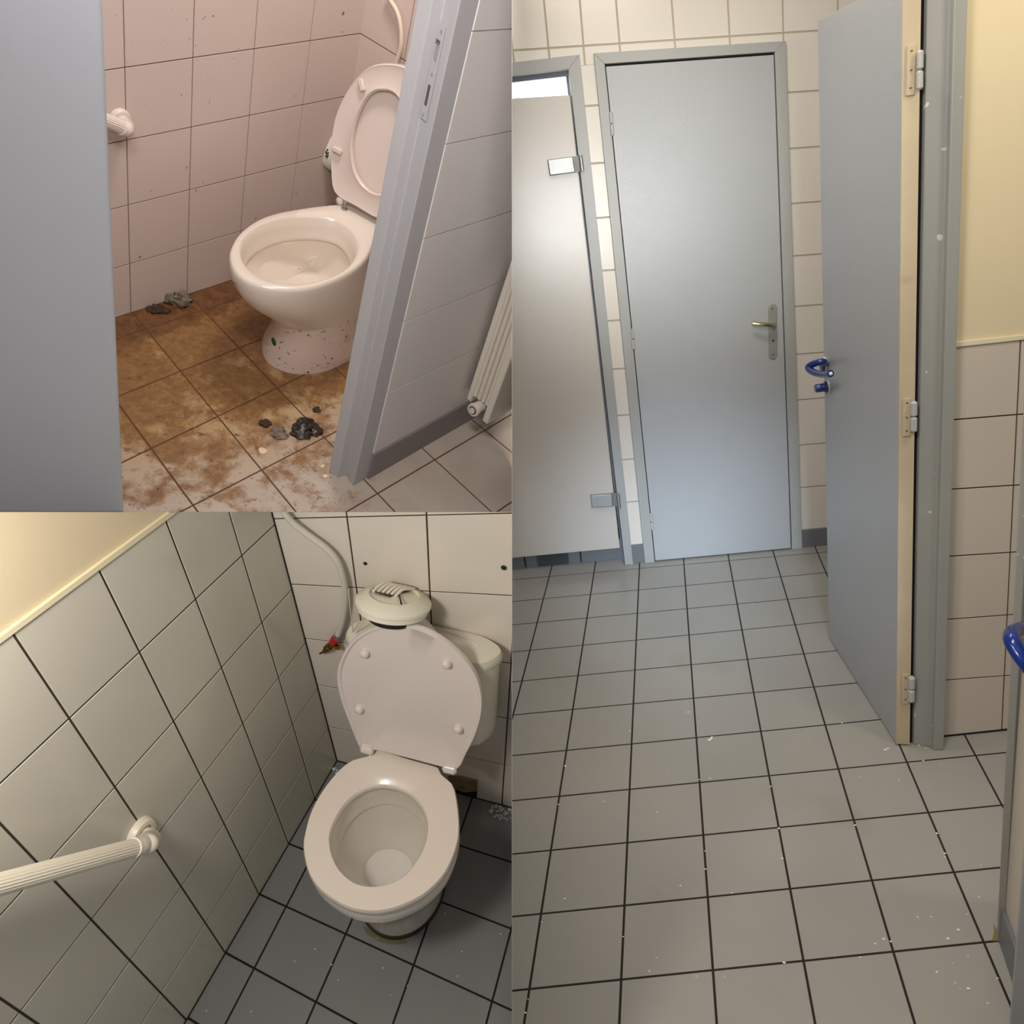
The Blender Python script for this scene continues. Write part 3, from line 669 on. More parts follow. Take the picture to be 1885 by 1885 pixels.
for nm, O_c, D_c, Lg, lb in (('trim_10', corner, Z, 1.25, 'dark joint in the corner between the two white tiled walls'), ('trim_11', corner, UL, 1.15, 'dark joint along the foot of the left white tiled wall'), ('trim_12', corner, UW, 1.2, 'dark joint along the foot of the rear white tiled wall')):
    mb = MB(); a_, b_ = (UL, UW) if nm == 'trim_10' else ((UW, Z) if nm == 'trim_11' else (UL, Z))
    mb.box(O_c, D_c * Lg, a_ * .0035, b_ * .0035, m_bfgrout); tag(build(nm, mb, RB, flat=True), lb, 'joint', kind=S)
# toilet
zs = .40
so = [(676.5, 1391), (653, 1396), (629.6, 1411), (599.7, 1445), (574, 1488), (561, 1530.6), (557.5, 1560), (565.6, 1601), (582.6, 1631), (610, 1654), (642, 1671), (678.6, 1677.7), (710.6, 1675.6), (744.7, 1665), (781, 1646), (813, 1616), (832, 1584), (843.8, 1547.6), (846, 1518), (842.8, 1479), (836, 1447), (825.7, 1434.6), (813, 1426), (814, 1414), (753, 1396), (690, 1378)]
si = [(697.8, 1446), (668, 1454), (642, 1473), (623, 1498.6), (610, 1528), (607.8, 1552), (613.6, 1577.5), (625, 1599), (642, 1616), (661.5, 1626.5), (689, 1630), (719, 1624), (744.7, 1609.5), (764, 1586), (779, 1558), (786, 1526), (783, 1501), (770, 1477), (749, 1458), (723, 1448.5)]
UX, UY = A(1, 0, 0), A(0, 1, 0)
SO = [RB.fl(q, zs) for q in so]; SI = [RB.fl(q, zs) for q in si]
cI = sum(SI) / len(SI)
N_ = 72
O_ = by_angle(SO, cI, UX, UY, N_); I_ = by_angle(SI, cI, UX, UY, N_)
toilet = thing('toilet', RB, RB.fl((730, 1660)), 'clean white toilet with white seat down and lid raised', 'toilet')
mb = MB(); loops = [tf(O_, .985, c=cI, z=zs - .022), tf(O_, 1.0, c=cI, z=zs - .017), tf(O_, 1.0, c=cI, z=zs - .006), tf(O_, .985, c=cI, z=zs), tf(I_, 1.03, c=cI, z=zs), tf(I_, 1.0, c=cI, z=zs - .006), tf(I_, 1.0, c=cI, z=zs - .018), tf(I_, 1.03, c=cI, z=zs - .022)]
loops.append(loops[0]); mb.loft(loops, m_seat, False, False)
seat = part('seat', mb, toilet, RB, ang=60)
# pan
P3, P4, Pf = RB.fl((785, 1706)), RB.fl((817, 1637)), RB.fl((728, 1728))
fwd = nrm(A(*(sum(O_[:]) / N_)[:2], 0) * 0 + (RB.fl((690, 1678), zs) - RB.fl((752, 1396), zs))); fwd = nrm(fwd * A(1, 1, 0)); rgt = nrm(np.cross(fwd, Z))
if rgt @ A(1, 0, 0) < 0: rgt = -rgt
hw = .11; bc = P4 - rgt * hw; bc = A(bc[0], bc[1], 0); fl_len = (Pf - bc) @ fwd
base = []
for k in range(N_):
    a = 2 * math.pi * k / N_; d = A(math.cos(a), math.sin(a), 0); s_ = d @ fwd; t_ = d @ rgt
    lf = fl_len if s_ > 0 else .12; r_ = 1 / math.sqrt((s_ / lf) ** 2 + (t_ / hw) ** 2); base.append(bc + d * r_)
rim = tf(O_, .985, c=cI, z=zs - .024)
def blend(a, b, t, z): return [A(*(p * (1 - t) + q * t)[:2], z) for p, q in zip(a, b)]
mb = MB()
ext = [blend(rim, base, 1.0, 0.0), blend(rim, base, 1.0, .02), blend(rim, base, .95, .08), blend(rim, base, .78, .16), blend(rim, base, .48, .235), blend(rim, base, .22, .285), blend(rim, base, .05, .32), tf(rim, 1.0, c=cI, z=.338), tf(rim, 1.01, c=cI, z=.358), tf(rim, .985, c=cI, z=zs - .024)]
wc_ = RB.fl((716, 1602), .17)
circ = [wc_ + .05 * (math.cos(2 * math.pi * k / N_) * UX * 1.15 + math.sin(2 * math.pi * k / N_) * UY) for k in range(N_)]
inn = tf(I_, 1.03, c=cI)
ins = [tf(inn, 1, c=cI, z=zs - .024), tf(inn, 1.0, c=cI, z=zs - .05), tf(inn, .97, c=cI, z=.325), tf(inn, .955, c=cI, z=.319), tf(inn, .96, c=cI, z=.313), tf(inn, 1.0, c=cI, z=.317), blend(tf(inn, .99, c=cI), circ, .12, .29), blend(inn, circ, .4, .24), blend(inn, circ, .72, .2), blend(inn, circ, .95, .172), blend(inn, circ, 1.0, .15)]
mb.loft(ext + ins, m_porc, True, True)
part('pan', mb, toilet, RB, ang=50)
mb = MB(); mb.loft([tf(circ, 1.06, z=.165), tf(circ, 1.06, z=.169)], m_water); part('water', mb, toilet, RB)
mb = MB(); b2 = tf(base, 1.03, c=bc); mb.loft([tf(b2, 1, c=bc, z=.0), tf(b2, 1, c=bc, z=.014), tf(base, .99, c=bc, z=.016)], m_seal); part('base_seal', mb, toilet, RB)
# lid
h0, h1 = RB.fl((685, 1378), zs + .02), RB.fl((817, 1411), zs + .02); hd = nrm(h1 - h0); th_ = math.radians(8)
bk = nrm(np.cross(Z, hd)); bk = bk if bk @ (RB.C - h0) < 0 else -bk
lu = nrm(Z * math.cos(th_) + bk * math.sin(th_)); Nl = nrm(np.cross(hd, lu)); Nl = -Nl if Nl @ (RB.C - h0) < 0 else Nl
lo_ = [(668, 1386), (655, 1362), (640.7, 1326.5), (626.6, 1286.7), (620, 1251.5), (624, 1221), (640.7, 1188), (664, 1167), (694.6, 1154), (732, 1151), (762.6, 1154), (800, 1169.4), (833, 1193), (861, 1221), (880, 1254), (887, 1289), (884.5, 1322), (872.8, 1359), (858, 1388), (843, 1416), (817, 1413), (752, 1396), (685, 1380)]
LO = [RB.on(q, h0, Nl) for q in lo_]; cL = RB.on((752, 1275), h0, Nl); LO = by_angle(LO, cL, hd, lu, 80)
off = lambda lp_, s, d: [cL + (p - cL) * s + Nl * d for p in lp_]
mb = MB(); mb.loft([off(LO, .97, -.014), off(LO, .995, -.012), off(LO, 1, -.004), off(LO, .992, 0), off(LO, .965, 0), off(LO, .94, -.006), off(LO, .5, -.0065), off(LO, .02, -.0065)], m_lid)
lid = part('lid', mb, toilet, RB, ang=50)
for q in ((670.7, 1203.4), (821.7, 1223), (660.6, 1306.6), (843, 1343)):
    P = RB.on(q, h0, Nl); mb = MB(); mb.lathe(P - Nl * .007, Nl, [(.0105, 0), (.0105, .008), (.009, .0125), (.005, .0145), (.0005, .015)], m_lid, 18); part('bumper', mb, lid, RB, ang=60)
for q in ((676, 1380), (828, 1416)):
    P = RB.on(q, h0, Nl); mb = MB(); mb.tube([P - hd * .014 - Nl * .004, P - hd * .012 - Nl * .003, P + hd * .012 - Nl * .003, P + hd * .014 - Nl * .004], [.009, .0135, .0135, .01], m_lid, 16); part('hinge', mb, toilet, RB)
# cistern
zc = .73
co = [(624, 1188), (631, 1169), (650, 1153), (680, 1146), (779, 1146), (812, 1149.5), (851.7, 1159), (887, 1172), (910, 1186), (922, 1200), (921, 1214), (905.6, 1230), (887, 1241), (873, 1244.5)]
CO = [RB.fl(q, zc) for q in co]
CO = [p + NW * max(0, .004 - (p - corner) @ NW) for p in CO]
cl_ = RB.fl((631, 1202), zc)
CO += [CO[-1] * (1 - t) + (cl_ + UW * .03 + NW * .012) * t for t in (.3, .65, .92)] + [cl_]
cC = sum(CO) / len(CO); CO = by_angle(CO, cC, UW, NW, 72)
CO = [p + NW * max(0, .003 - (p - corner) @ NW) for p in CO]
ue_ = (RB.fl((885, 1244), zc) - corner) @ UW
def wz(lp_, s, z):                          # stays between the wall and the raised lid
    q = tf(lp_, s, c=cC, z=z); k = 1.0
    for p in q:
        d = (p - corner) @ NW
        if d > .03 and (p - corner) @ UW < ue_: k = min(k, (d - ((p - h0) @ Nl + .019) / (NW @ Nl)) / d)
    out = []
    for p in q:
        d = (p - corner) @ NW; out.append(p + NW * (max(.003, d * k) - d))
    return out
mb = MB(); mb.loft([wz(CO, .9, zc - .28), wz(CO, .93, zc - .25), wz(CO, .95, zc - .1), wz(CO, .965, zc - .028)], m_cist)
cist = part('cistern', mb, toilet, RB, ang=50)
mb = MB(); mb.loft([wz(CO, .975, zc - .028), wz(CO, 1.0, zc - .024), wz(CO, 1.0, zc - .008), wz(CO, .97, zc + .002), wz(CO, .6, zc + .007), wz(CO, .05, zc + .008)], m_cist)
clid = part('cistern_lid', mb, cist, RB, ang=50)
mb = MB(); mb.tube(smooth([RB.fl(q, zc + .005) for q in (c1(1200, 905), c1(1350, 935), c1(1500, 985), c1(1620, 1050))], 5, False), [.003] * 15 + [.0015], m_cist, 10); part('lid_ridge', mb, clid, RB)
# round grille resting on the cistern
gc = RB.fl((725, 1103), zc + .128); gn = nrm(A(-.02, math.sin(math.radians(25)), math.cos(math.radians(25))))
gr_ = RB.px(gc, 70)
grl = thing('ventilation_grille', RB, gc - gn * .05, 'round cream slotted ventilation grille lying on the cistern lid', 'ventilation grille')
mb = MB(); mb.lathe(gc, gn, [(gr_ * .75, -.025), (gr_ * .93, -.024), (gr_ * .95, -.013), (gr_ * 1.0, -.010), (gr_ * 1.0, -.004), (gr_ * .93, .003), (gr_ * .66, .012), (gr_ * .62, .008), (.0005, .016)], m_grille, 56)
sh = part('shell', mb, grl, RB, ang=30)
gx = nrm(np.cross(gn, A(0, 1, 0))); gx = gx if gx[0] > 0 else -gx; gy = nrm(np.cross(gn, gx)); gy = gy if gy[1] > 0 else -gy
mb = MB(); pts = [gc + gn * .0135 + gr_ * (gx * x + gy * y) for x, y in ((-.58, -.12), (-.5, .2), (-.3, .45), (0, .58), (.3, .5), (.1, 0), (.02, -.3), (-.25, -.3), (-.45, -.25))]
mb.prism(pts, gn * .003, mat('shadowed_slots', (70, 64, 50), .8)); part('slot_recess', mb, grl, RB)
mb = MB()
for k in range(6):
    x = -.46 + .12 * k; mb.tube(smooth([gc + gn * .016 + gr_ * (gx * (x - .02) + gy * (-.27 + .02 * k)), gc + gn * .024 + gr_ * (gx * (x + .05) + gy * .1), gc + gn * .016 + gr_ * (gx * (x + .16) + gy * (.42 + .03 * min(k, 3)))], 5, False), .0036, m_grille, 8)
part('grille_bars', mb, grl, RB)
mb = MB(); mb.prism([gc + gn * .0148 + gr_ * (gx * x + gy * y) for x, y in ((.12, -.02), (.16, -.04), (.5, -.52), (.47, -.55))], gn * .002, m_black); part('seam', mb, grl, RB)
mb = MB(); mb.lathe(gc - gn * .046, gn, [(gr_ * .62, 0), (gr_ * .68, .006), (gr_ * .68, .018), (gr_ * .6, .024)], m_black, 40); part('gasket', mb, grl, RB)
P0_ = cC * 1.0; P0_ = A(P0_[0], P0_[1], zc + .006) - NW * .02; P1_ = gc - gn * .044
mb = MB(); mb.tube(smooth([P0_, P0_ * .5 + P1_ * .5 - NW * .02, P1_], 5, False), [.022] * 10 + [.026], m_white, 24); part('collar', mb, grl, RB)
# hose, valve, cords
hose = [(500, 918), (522, 942), (540, 963), (570, 986.5), (601, 1010), (622, 1036), (633.6, 1073), (636, 1106), (632.5, 1136.6), (626.6, 1158), (621, 1170.6)]
HP = [pw(q, .022) for q in hose]; mb = MB(); mb.tube(smooth(HP, 6, False), RB.px(HP[5], 6.3), m_hose, 16)
tag(build('water_hose', mb, RB, base=HP[-1]), 'white water supply hose curving down to the brass valve', 'hose')
vb = pw((617, 1178), .022)
val = thing('stop_valve', RB, pw((615, 1185), .0), 'small brass stop valve with red collar beside the cistern', 'valve')
V_ = lambda q, o=.022: pw(q, o)
r1 = RB.px(vb, 1)
mb = MB(); mb.tube([V_((622.5, 1168)), V_((619, 1176))], [r1 * 7.5, r1 * 7], m_steel, 8); part('nut', mb, val, RB)
mb = MB(); mb.tube([V_((619.5, 1172)), V_((618, 1175)), V_((614, 1181)), V_((612, 1184))], [r1 * 6, r1 * 8, r1 * 8, r1 * 6], m_red, 18); part('red_collar', mb, val, RB)
mb = MB(); mb.tube([V_((613, 1182)), V_((607, 1189)), V_((606.5, 1190)), V_((601, 1195)), V_((600, 1196)), V_((597, 1199)), V_((596, 1200)), V_((589, 1203))], [r1 * 6.5, r1 * 6, r1 * 7.5, r1 * 7, r1 * 4.5, r1 * 4.5, r1 * 2.3, r1 * 2], m_brass, 14)
mb.tube([V_((610, 1188)), V_((618, 1190)), V_((619, 1190.3)), V_((626, 1192))], [r1 * 4, r1 * 4, r1 * 6, r1 * 6], m_brass, 6); part('brass_body', mb, val, RB)
for pts, lb in (([(641.7, 1085), (642.5, 1100), (648, 1148), (648.6, 1162), (644.5, 1183)], 'thin white cord hanging straight by the hose'), ([(668.6, 1146), (658, 1160), (649, 1178), (646, 1184)], 'thin white cord slanting over the cistern end')):
    mb = MB(); PP = [RB.on(q, corner + NW * .075, NW) for q in pts]; mb.tube(smooth(PP, 4, False), .0013, m_hose, 8)
    tag(build('cord', mb, RB, base=PP[-1]), lb, 'cord')
# plugs in the wall
for q, n_, lb in (((673.3, 1035.8), 3.8, 'small dark wall plug above the cistern, nearer the hose'), ((928, 1043.5), 5.6, 'larger dark wall plug near the right edge above the cistern')):
    P = pw(q); r_ = RB.px(P, n_); mb = MB(); mb.lathe(P + NW * .002, NW, [(r_, 0), (r_ * .9, .0022), (r_ * .5, .0018), (.0004, .0012)], m_plug, 14)
    tag(build('wall_plug', mb, RB, base=P), lb, 'wall plug')
# broken tile showing mortar
mb = MB(); q = [pw(p, .0014) for p in (c2(1330, 318), c2(1440, 318), c2(1592, 352), c2(1588, 450), c2(1480, 470), c2(1380, 430))]
mb.prism(q, NW * .0012, m_mortar); mb.prism([pw(p, .0022) for p in (c2(1380, 428), c2(1480, 462), c2(1588, 452), c2(1584, 512), c2(1500, 495), c2(1395, 460))], NW * .0013, m_black)
tag(build('broken_tile_hole', mb, RB, base=q[0]), 'broken skirting hole with brown mortar right of the toilet', 'hole')
for q, n_, lb in ((c2(1800, 640), 46, 'soap suds on the floor at the right edge'), (c2(365, 280), 12, 'soap suds in the corner left of the pan')):
    mb = MB(); P = RB.fl(q)
    for k in range(n_):
        d = A(rng.normal() * .024, rng.normal() * .012, 0) * (1 if n_ > 20 else .45); r_ = rng.uniform(.002, .0055); mb.blob(P + d + A(0, 0, .002), (r_, r_, r_ * .6), m_foam, 0, 7, 5)
    tag(build('soap_suds', mb, RB), lb, 'soap suds', kind='stuff')
mb = MB(); q = [RB.fl(p, .0003) for p in (c2(600, 1625), c2(640, 1690), c2(740, 1750), c2(850, 1775), c2(980, 1768), c2(980, 1740), c2(860, 1745), c2(740, 1700), c2(660, 1640))]
mb.prism(q, A(0, 0, .001), m_stain); tag(build('floor_stain', mb, RB, base=q[0]), 'yellowed ring on the floor at the front of the pan', 'stain')
mb = MB()
for u, v, s in ((1160, 1610, 3), (1390, 1570, 3), (1085, 1655, 3), (1220, 1668, 4), (1245, 1725, 3), (925, 1840, 3), (760, 1838, 3), (1410, 1680, 3), (1440, 1780, 2), (1685, 1710, 3), (1640, 1480, 3), (1843, 1555, 3), (1700, 1620, 3), (1500, 1745, 2), (640, 1000, 0)):
    if s: P = RB.fl(bl(u, v)); r_ = RB.px(P, s * .5); mb.blob(P + A(0, 0, r_ * .3), (r_, r_ * .8, r_ * .5), m_flake, .2, 7, 4)
tag(build('paint_flakes', mb, RB), 'tiny white specks on the blue grey floor in front of the pan', 'specks', kind='stuff')
# grab bar
gb = thing('grab_bar', RB, pl(c3(1500, 540)), 'ivory ribbed plastic grab bar on the left tiled wall', 'grab bar')
Pc = pl(c3(1505, 555)); fr_ = RB.px(Pc, 33)
mb = MB(); mb.lathe(Pc, NL, [(fr_, 0), (fr_ * 1.0, .006), (fr_ * .88, .014), (fr_ * .62, .015), (fr_ * .55, .010), (.0005, .010)], m_bar, 40); part('flange', mb, gb, RB, ang=50)
ob = .075; E0 = pl(c3(1595, 672), ob); E1 = pl(c3(-160, 1150), ob); bd = nrm(E1 - E0); rb_ = RB.px(E0, 16.5)
mb = MB(); el = [Pc + NL * .004, Pc + NL * .03, Pc * .6 + E0 * .4 + NL * .012, E0 * .88 + Pc * .12, E0 + bd * .02, E0 + bd * .035]
mb.tube(smooth(el, 6, False), [rb_ * 1.02] * 31, m_bar, 24); mb.blob(E0 - bd * .004 + NL * .0, rb_ * 1.08, m_bar, 0, 20, 14); part('elbow', mb, gb, RB, ang=70)
mb = MB(); mb.tube([E0 + bd * .034, E0 + bd * .039], rb_ * 1.1, m_white, 28); part('end_ring', mb, gb, RB)
mb = MB(); mb.tube([E0 + bd * .036, E1 + bd * .3], rb_ * 1.0, m_bar, 44, lobes=1); part('ribbed_rail', mb, gb, RB, flat=True)

# ================================================================== ROOM T : dirty toilet behind a door frame
tl_ = lambda u, v: (u / 2, v / 2)
c4 = lambda u, v: (560 + u / 4.935, v / 4.935)
fdT = nrm(A(.03343, .01134, 1)); vT = A(.03343, .01134, 1)
a0 = RT.fl(tl_(435, 1165)); a1 = RT.fl(tl_(860, 1028)); UT = nrm(a1 - a0); NT = nrm(np.cross(UT, vT)); NT = -NT if NT @ (RT.C - a0) < 0 else NT
def uvT(q): return line2(RT, [q], a0, UT, vT, NT)[0]
rows = [(tl_(393, 257), tl_(1330, 122)), (tl_(403, 527), tl_(1265, 355)), (tl_(415, 768), tl_(1170, 580)), (tl_(427, 985), tl_(885, 850)), (tl_(435, 1165), tl_(860, 1028))]
cols = [(tl_(452, 0), tl_(481, 1153)), (tl_(714, 0), tl_(687, 1085)), (tl_(948, 0), tl_(885, 850)), (tl_(1158, 0), tl_(1070, 768))]
cornT = line2(RT, (tl_(1348, 0), tl_(1232, 745)), a0, UT, vT, NT)
Tr = [line2(RT, q, a0, UT, vT, NT) for q in rows]; Tc = [line2(RT, q, a0, UT, vT, NT) for q in cols]
Tr[-1] = [A(0, 0), A(1, 0)]
Tr = [tuple(p + A(0, .215 * k) for p in Tr[0]) for k in (3, 2, 1)] + Tr
ce = (cornT[0][0] + cornT[1][0]) / 2
Tc = [tuple(p - A(.22 * k, 0) for p in Tc[0]) for k in (3, 2, 1)] + Tc + [(A(ce, 0), A(ce, 1))]
regT = [(-.6, 0), (ce, 0), (ce, 1.5), (-.6, 1.5)]
mb = MB(); slab(mb, a0, UT, vT, NT, regT, m_tgrout, .03); tiles(mb, a0, UT, vT, NT, Tr, Tc, regT, .0028, m_ttile)
tag(build('wall_left', mb, RT, flat=True), 'pinkish tiled wall spotted with dirt left of the soiled toilet', 'wall', kind=S)
# rear wall of the cubicle
cb = a0 + UT * ce; UR = nrm(np.cross(UT, A(0, 0, 1))); UR = UR if UR @ (RT.C - cb) > 0 else -UR
NR = -UT; NR = nrm(np.cross(UR, vT)); NR = NR if NR @ (RT.C - cb) > 0 else -NR
cr = line2(RT, (tl_(1528, 0), tl_(1495, 185)), cb, UR, vT, NR); zr = isect(Tr[3], (A(ce, 0), A(ce, 1)))[1]
rowsR = [(A(0, zr + .215 * k), A(1, zr + .215 * k)) for k in (3, 2, 1, 0, -1, -2, -3)] + [(A(0, 0), A(1, 0))]
colsR = [(A(0, 0), A(0, 1)), tuple(cr)] + [tuple(p + A(.2 * k, 0) for p in cr) for k in (1, 2, 3, 4)]
regR = [(0, 0), (.86, 0), (.86, 1.5), (0, 1.5)]
mb = MB(); slab(mb, cb, UR, vT, NR, regR, m_tgrout, .03); tiles(mb, cb, UR, vT, NR, rowsR, colsR, regR, .0028, m_ttile)
tag(build('wall_back', mb, RT, flat=True), 'pinkish tiled wall behind the raised soiled seat', 'wall', kind=S)
# floor
U = A(1, 0, 0); V = A(0, 1, 0)
Pl = [(tl_(445, 1500), tl_(712, 1862)), (tl_(585, 1270), tl_(1090, 1885)), (tl_(788, 1184), tl_(1390, 1817)), (tl_(1560, 1655), tl_(1810, 1885))]
Ql = [(tl_(445, 1455), tl_(885, 1279)), (tl_(455, 1700), tl_(1110, 1385)), (tl_(712, 1860), tl_(1200, 1608)), (tl_(1390, 1817), tl_(1605, 1690))]
Tp = [line2(RT, q, A(0, 0, 0), U, V, Z) for q in Pl]; Tq = [line2(RT, q, A(0, 0, 0), U, V, Z) for q in Ql]
Tq, Tp = extend(Tq, Tp, 4, 4, 4, 4)
D0 = RT.fl((675, 880)); Wd = RT.fl((862, 772)); wdir = nrm(Wd - D0)
mb = MB(); reg = [(-1.6, -2.2), (2.2, -2.2), (2.2, .25), (-1.6, .25)]
slab(mb, A(0, 0, -.0005), U, V, Z, reg, m_tfgrout, .02)
tiles(mb, A(0, 0, -.0022), U, V, Z, Tq, Tp, reg, .004, m_tfloor)
tag(build('floor', mb, RT, flat=True), 'filthy brown stained floor tiles around the soiled toilet', 'floor', kind=S)
# corridor wall
NC = nrm(np.cross(wdir, vT)); NC = NC if NC @ (RT.C - D0) > 0 else -NC
def uvC(q): return line2(RT, [q], D0, wdir, vT, NC)[0]
def pC(u, v, o=0.0): return D0 + wdir * u + vT * v + NC * o
crow = [(tl_(1735, 115), tl_(1885, 90)), (tl_(1635, 540), tl_(1885, 460)), (tl_(1555, 880), tl_(1870, 765)), ((747, 580), (796, 567)), ((725, 711), (809, 672)), (tl_(1370, 1672), tl_(1725, 1487))]
Cr = [line2(RT, q, D0, wdir, vT, NC) for q in crow]
hb = uvC((735, 808))[1]
Cr = [(A(0, l[0][1] + (l[1][1] - l[0][1]) * (0 - l[0][0]) / (l[1][0] - l[0][0])), A(1, l[0][1] + (l[1][1] - l[0][1]) * (1 - l[0][0]) / (l[1][0] - l[0][0]))) for l in Cr[:3]]
hs = [c[0][1] * .5 + c[1][1] * .5 for c in Cr]; step = (Cr[0][0][1] - Cr[2][0][1]) / 2
mean0 = Cr[2][0][1]; st_ = (mean0 - hb) / 3
Cr2 = [(A(0, mean0 + step * 2 + .2 * k), A(1, mean0 + step * 2 + .2 * k)) for k in (2, 1, 0)] + [(A(0, mean0 + step), A(1, mean0 + step))] + [(A(0, mean0 - st_ * k), A(1, mean0 - st_ * k)) for k in (0, 1, 2, 3)]
mb = MB(); regC = [(0, 0), (1.6, 0), (1.6, 1.9), (0, 1.9)]
slab(mb, D0, wdir, vT, NC, regC, m_cgrout, .03)
tiles(mb, D0, wdir, vT, NC, Cr2, [(A(x, 0), A(x, 1)) for x in (-.003, .9, 1.1, 1.3, 1.5)], regC, .003, m_ctile)
tag(build('wall_right', mb, RT, flat=True), 'pale tiled corridor wall between the grey frame and the radiator', 'wall', kind=S)
mb = MB(); mb.box(pC(-.0, 0, 0), wdir * 1.5, vT * hb, NC * .008, m_skirt)
tag(build('baseboard_right', mb, RT, flat=True, bevel=.001), 'dark grey skirting along the corridor wall by the radiator', 'baseboard', kind=S)
# frame post with lock keep
Fa, Fb, Fc_ = RT.fl((605, 868)), RT.fl((621, 881)), RT.fl((650, 895))
dirA = nrm(Fc_ - Fa); nA = nrm(np.cross(dirA, Z)); nA = nA if nA @ (RT.C - Fa) > 0 else -nA
L_ = np.linalg.norm(Fc_ - Fa)
prof = [Fa, Fa + dirA * L_ * .36, Fa + dirA * L_ * .52 - nA * .022, Fc_, D0, D0 + wdir * .02 - NC * .05, Fa - nA * .06, Fa - nA * .0 - dirA * .0]
prof = prof[:7]
mb = MB(); mb.prism(prof, vT * 1.9, m_tframe)
tag(build('trim_9', mb, RT, flat=True, bevel=.002), 'tilting blue grey door frame post with a lock keep plate', 'door frame', kind=S)
p2, p3 = prof[2], prof[3]; NK = nrm(np.cross(p3 - p2, vT)); NK = NK if NK @ (RT.C - p2) > 0 else -NK; ku = nrm(p3 - p2)
def onK(q, o=.001): return RT.on(q, p2 + NK * o, NK)
K0_, K1_ = onK(c4(1262, 215)), onK(c4(1085, 1085)); hw = .0115
mb = MB(); kd = nrm(K1_ - K0_)
mb.prism([K0_ - ku * hw, K0_ + ku * hw, K1_ + ku * hw, K1_ - ku * hw], NK * .0025, m_tframe)
kp = tag(build('lock_keep', mb, RT, base=K0_, bevel=.0008), 'painted metal lock keep plate on the tilting frame post', 'lock keep')
def kpart(name, q, w_, h_, m):
    P = onK(q, .003); mb = MB(); d = vT / np.linalg.norm(vT); mb.prism([P - ku * w_ - d * h_, P + ku * w_ - d * h_, P + ku * w_ + d * h_, P - ku * w_ + d * h_], NK * .0012, m)
    part(name, mb, kp, RT)
m_dk = mat('dark_keep_slot', (84, 74, 74), .7); m_dk2 = mat('recess_shadow_metal', (150, 144, 144), .5)
kpart('latch_slot', c4(1122, 865), .0042, .021, m_dk); kpart('bolt_recess', c4(1205, 470), .006, .018, m_dk2); kpart('bolt_recess', c4(1218, 385), .007, .0045, m_dk)
for q in (c4(1245, 290), c4(1160, 680), c4(1080, 1042)):
    P = onK(q, .0035); mb = MB(); mb.lathe(P, NK, [(.0038, 0), (.0038, .001), (.0005, .0006)], m_dk2, 12); part('screw', mb, kp, RT)
# leaf in the left foreground
G0 = RT.fl((241, 1250)); rc = nrm(RT.R[0] * A(1, 1, 0)); vv = nrm((G0 - RT.C) * A(1, 1, 0)); gd = edge_dir(RT, (188, 0), (228, 942), vT)
lf = nrm(A(-vv[1], vv[0], 0)); lf = lf if lf @ rc < 0 else -lf
mb = MB(); mb.prism([G0, G0 + lf * .004 - vv * .004, G0 + lf * .7, G0 + lf * .7 + vv * .04, G0 + lf * .004 + vv * .04], gd * 1.75, m_tleaf)
o = build('door_5', mb, RT, base=G0, flat=True, bevel=.003); tag(o, 'plain blue grey door leaf filling the left foreground', 'door', kind=S)
# radiator
x0 = RT.on((897, 782), D0 + NC * .13, NC); u0, v0 = line2(RT, [(897, 782)], D0 + NC * .13, wdir, vT, NC)[0]
rad = thing('radiator', RT, pC(u0, 0, .08), 'cream panel radiator on the corridor wall at the right edge', 'radiator')
mb = MB(); mb.box(pC(u0, v0, .105), wdir * .7, vT * .62, NC * .025, m_rad); part('front_panel', mb, rad, RT, bevel=.004)
mb = MB(); mb.box(pC(u0 + .006, v0 + .03, .02), wdir * .7, vT * .58, NC * .02, m_rad); part('rear_panel', mb, rad, RT, bevel=.003)
mb = MB()
for k in range(4):
    mb.tube([pC(u0 + .012, v0 + .06, .045 + .018 * k), pC(u0 + .012, v0 + .60, .045 + .018 * k)], .0085, m_rad, 10)
mb.box(pC(u0 + .02, v0 + .05, .03), wdir * .6, vT * .55, NC * .08, m_rad)
part('convector_fins', mb, rad, RT)
vp = pC(u0 - .005, v0 + .035, .075)
mb = MB(); mb.tube([vp + wdir * .03, vp - wdir * .012, vp - wdir * .014, vp - wdir * .022], [.02, .02, .024, .022], m_rad, 24); pg = part('blanking_plug', mb, rad, RT)
mb = MB(); mb.tube([vp - wdir * .0222, vp - wdir * .024], [.015, .014], m_dk, 20); mb.tube([vp - wdir * .0242, vp - wdir * .027], [.0105, .010], m_rad, 20); part('plug_socket', mb, pg, RT)
# toilet
zt = .40
to = [(662, 377), (620, 375), (580, 379), (540, 385), (510, 391), (480, 401), (455, 416), (436, 434), (424, 456), (422, 472), (427.5, 492), (441, 508), (465, 522), (500, 530), (550, 532), (600, 521), (645, 500), (675, 474), (692, 440), (705, 425), (714, 408), (700, 395)]
ti = [(590, 400), (555, 399), (525, 402), (495, 410), (470, 422), (450, 440), (443, 460), (449, 482), (470, 503), (505, 518), (555, 521), (600, 512), (632, 497), (652, 475), (658, 452), (648, 427), (625, 408)]
TO = [RT.fl(q, zt) for q in to]; TI = [RT.fl(q, zt) for q in ti]; cT = sum(TI) / len(TI)
TO = by_angle(TO, cT, UX, UY, N_); TI = by_angle(TI, cT, UX, UY, N_)
t2 = thing('toilet', RT, RT.fl((560, 640)), 'soiled toilet with bare rim, seat and lid raised', 'toilet')
bp_ = [(484, 622), (482, 640), (487, 660), (505, 676), (540, 688), (590, 686), (635, 668)]
BP = [RT.fl(q) for q in bp_]; cen = RT.fl((575, 632)); 
back_dir = nrm(A(1, 0, 0)); mir = [p for p in BP]
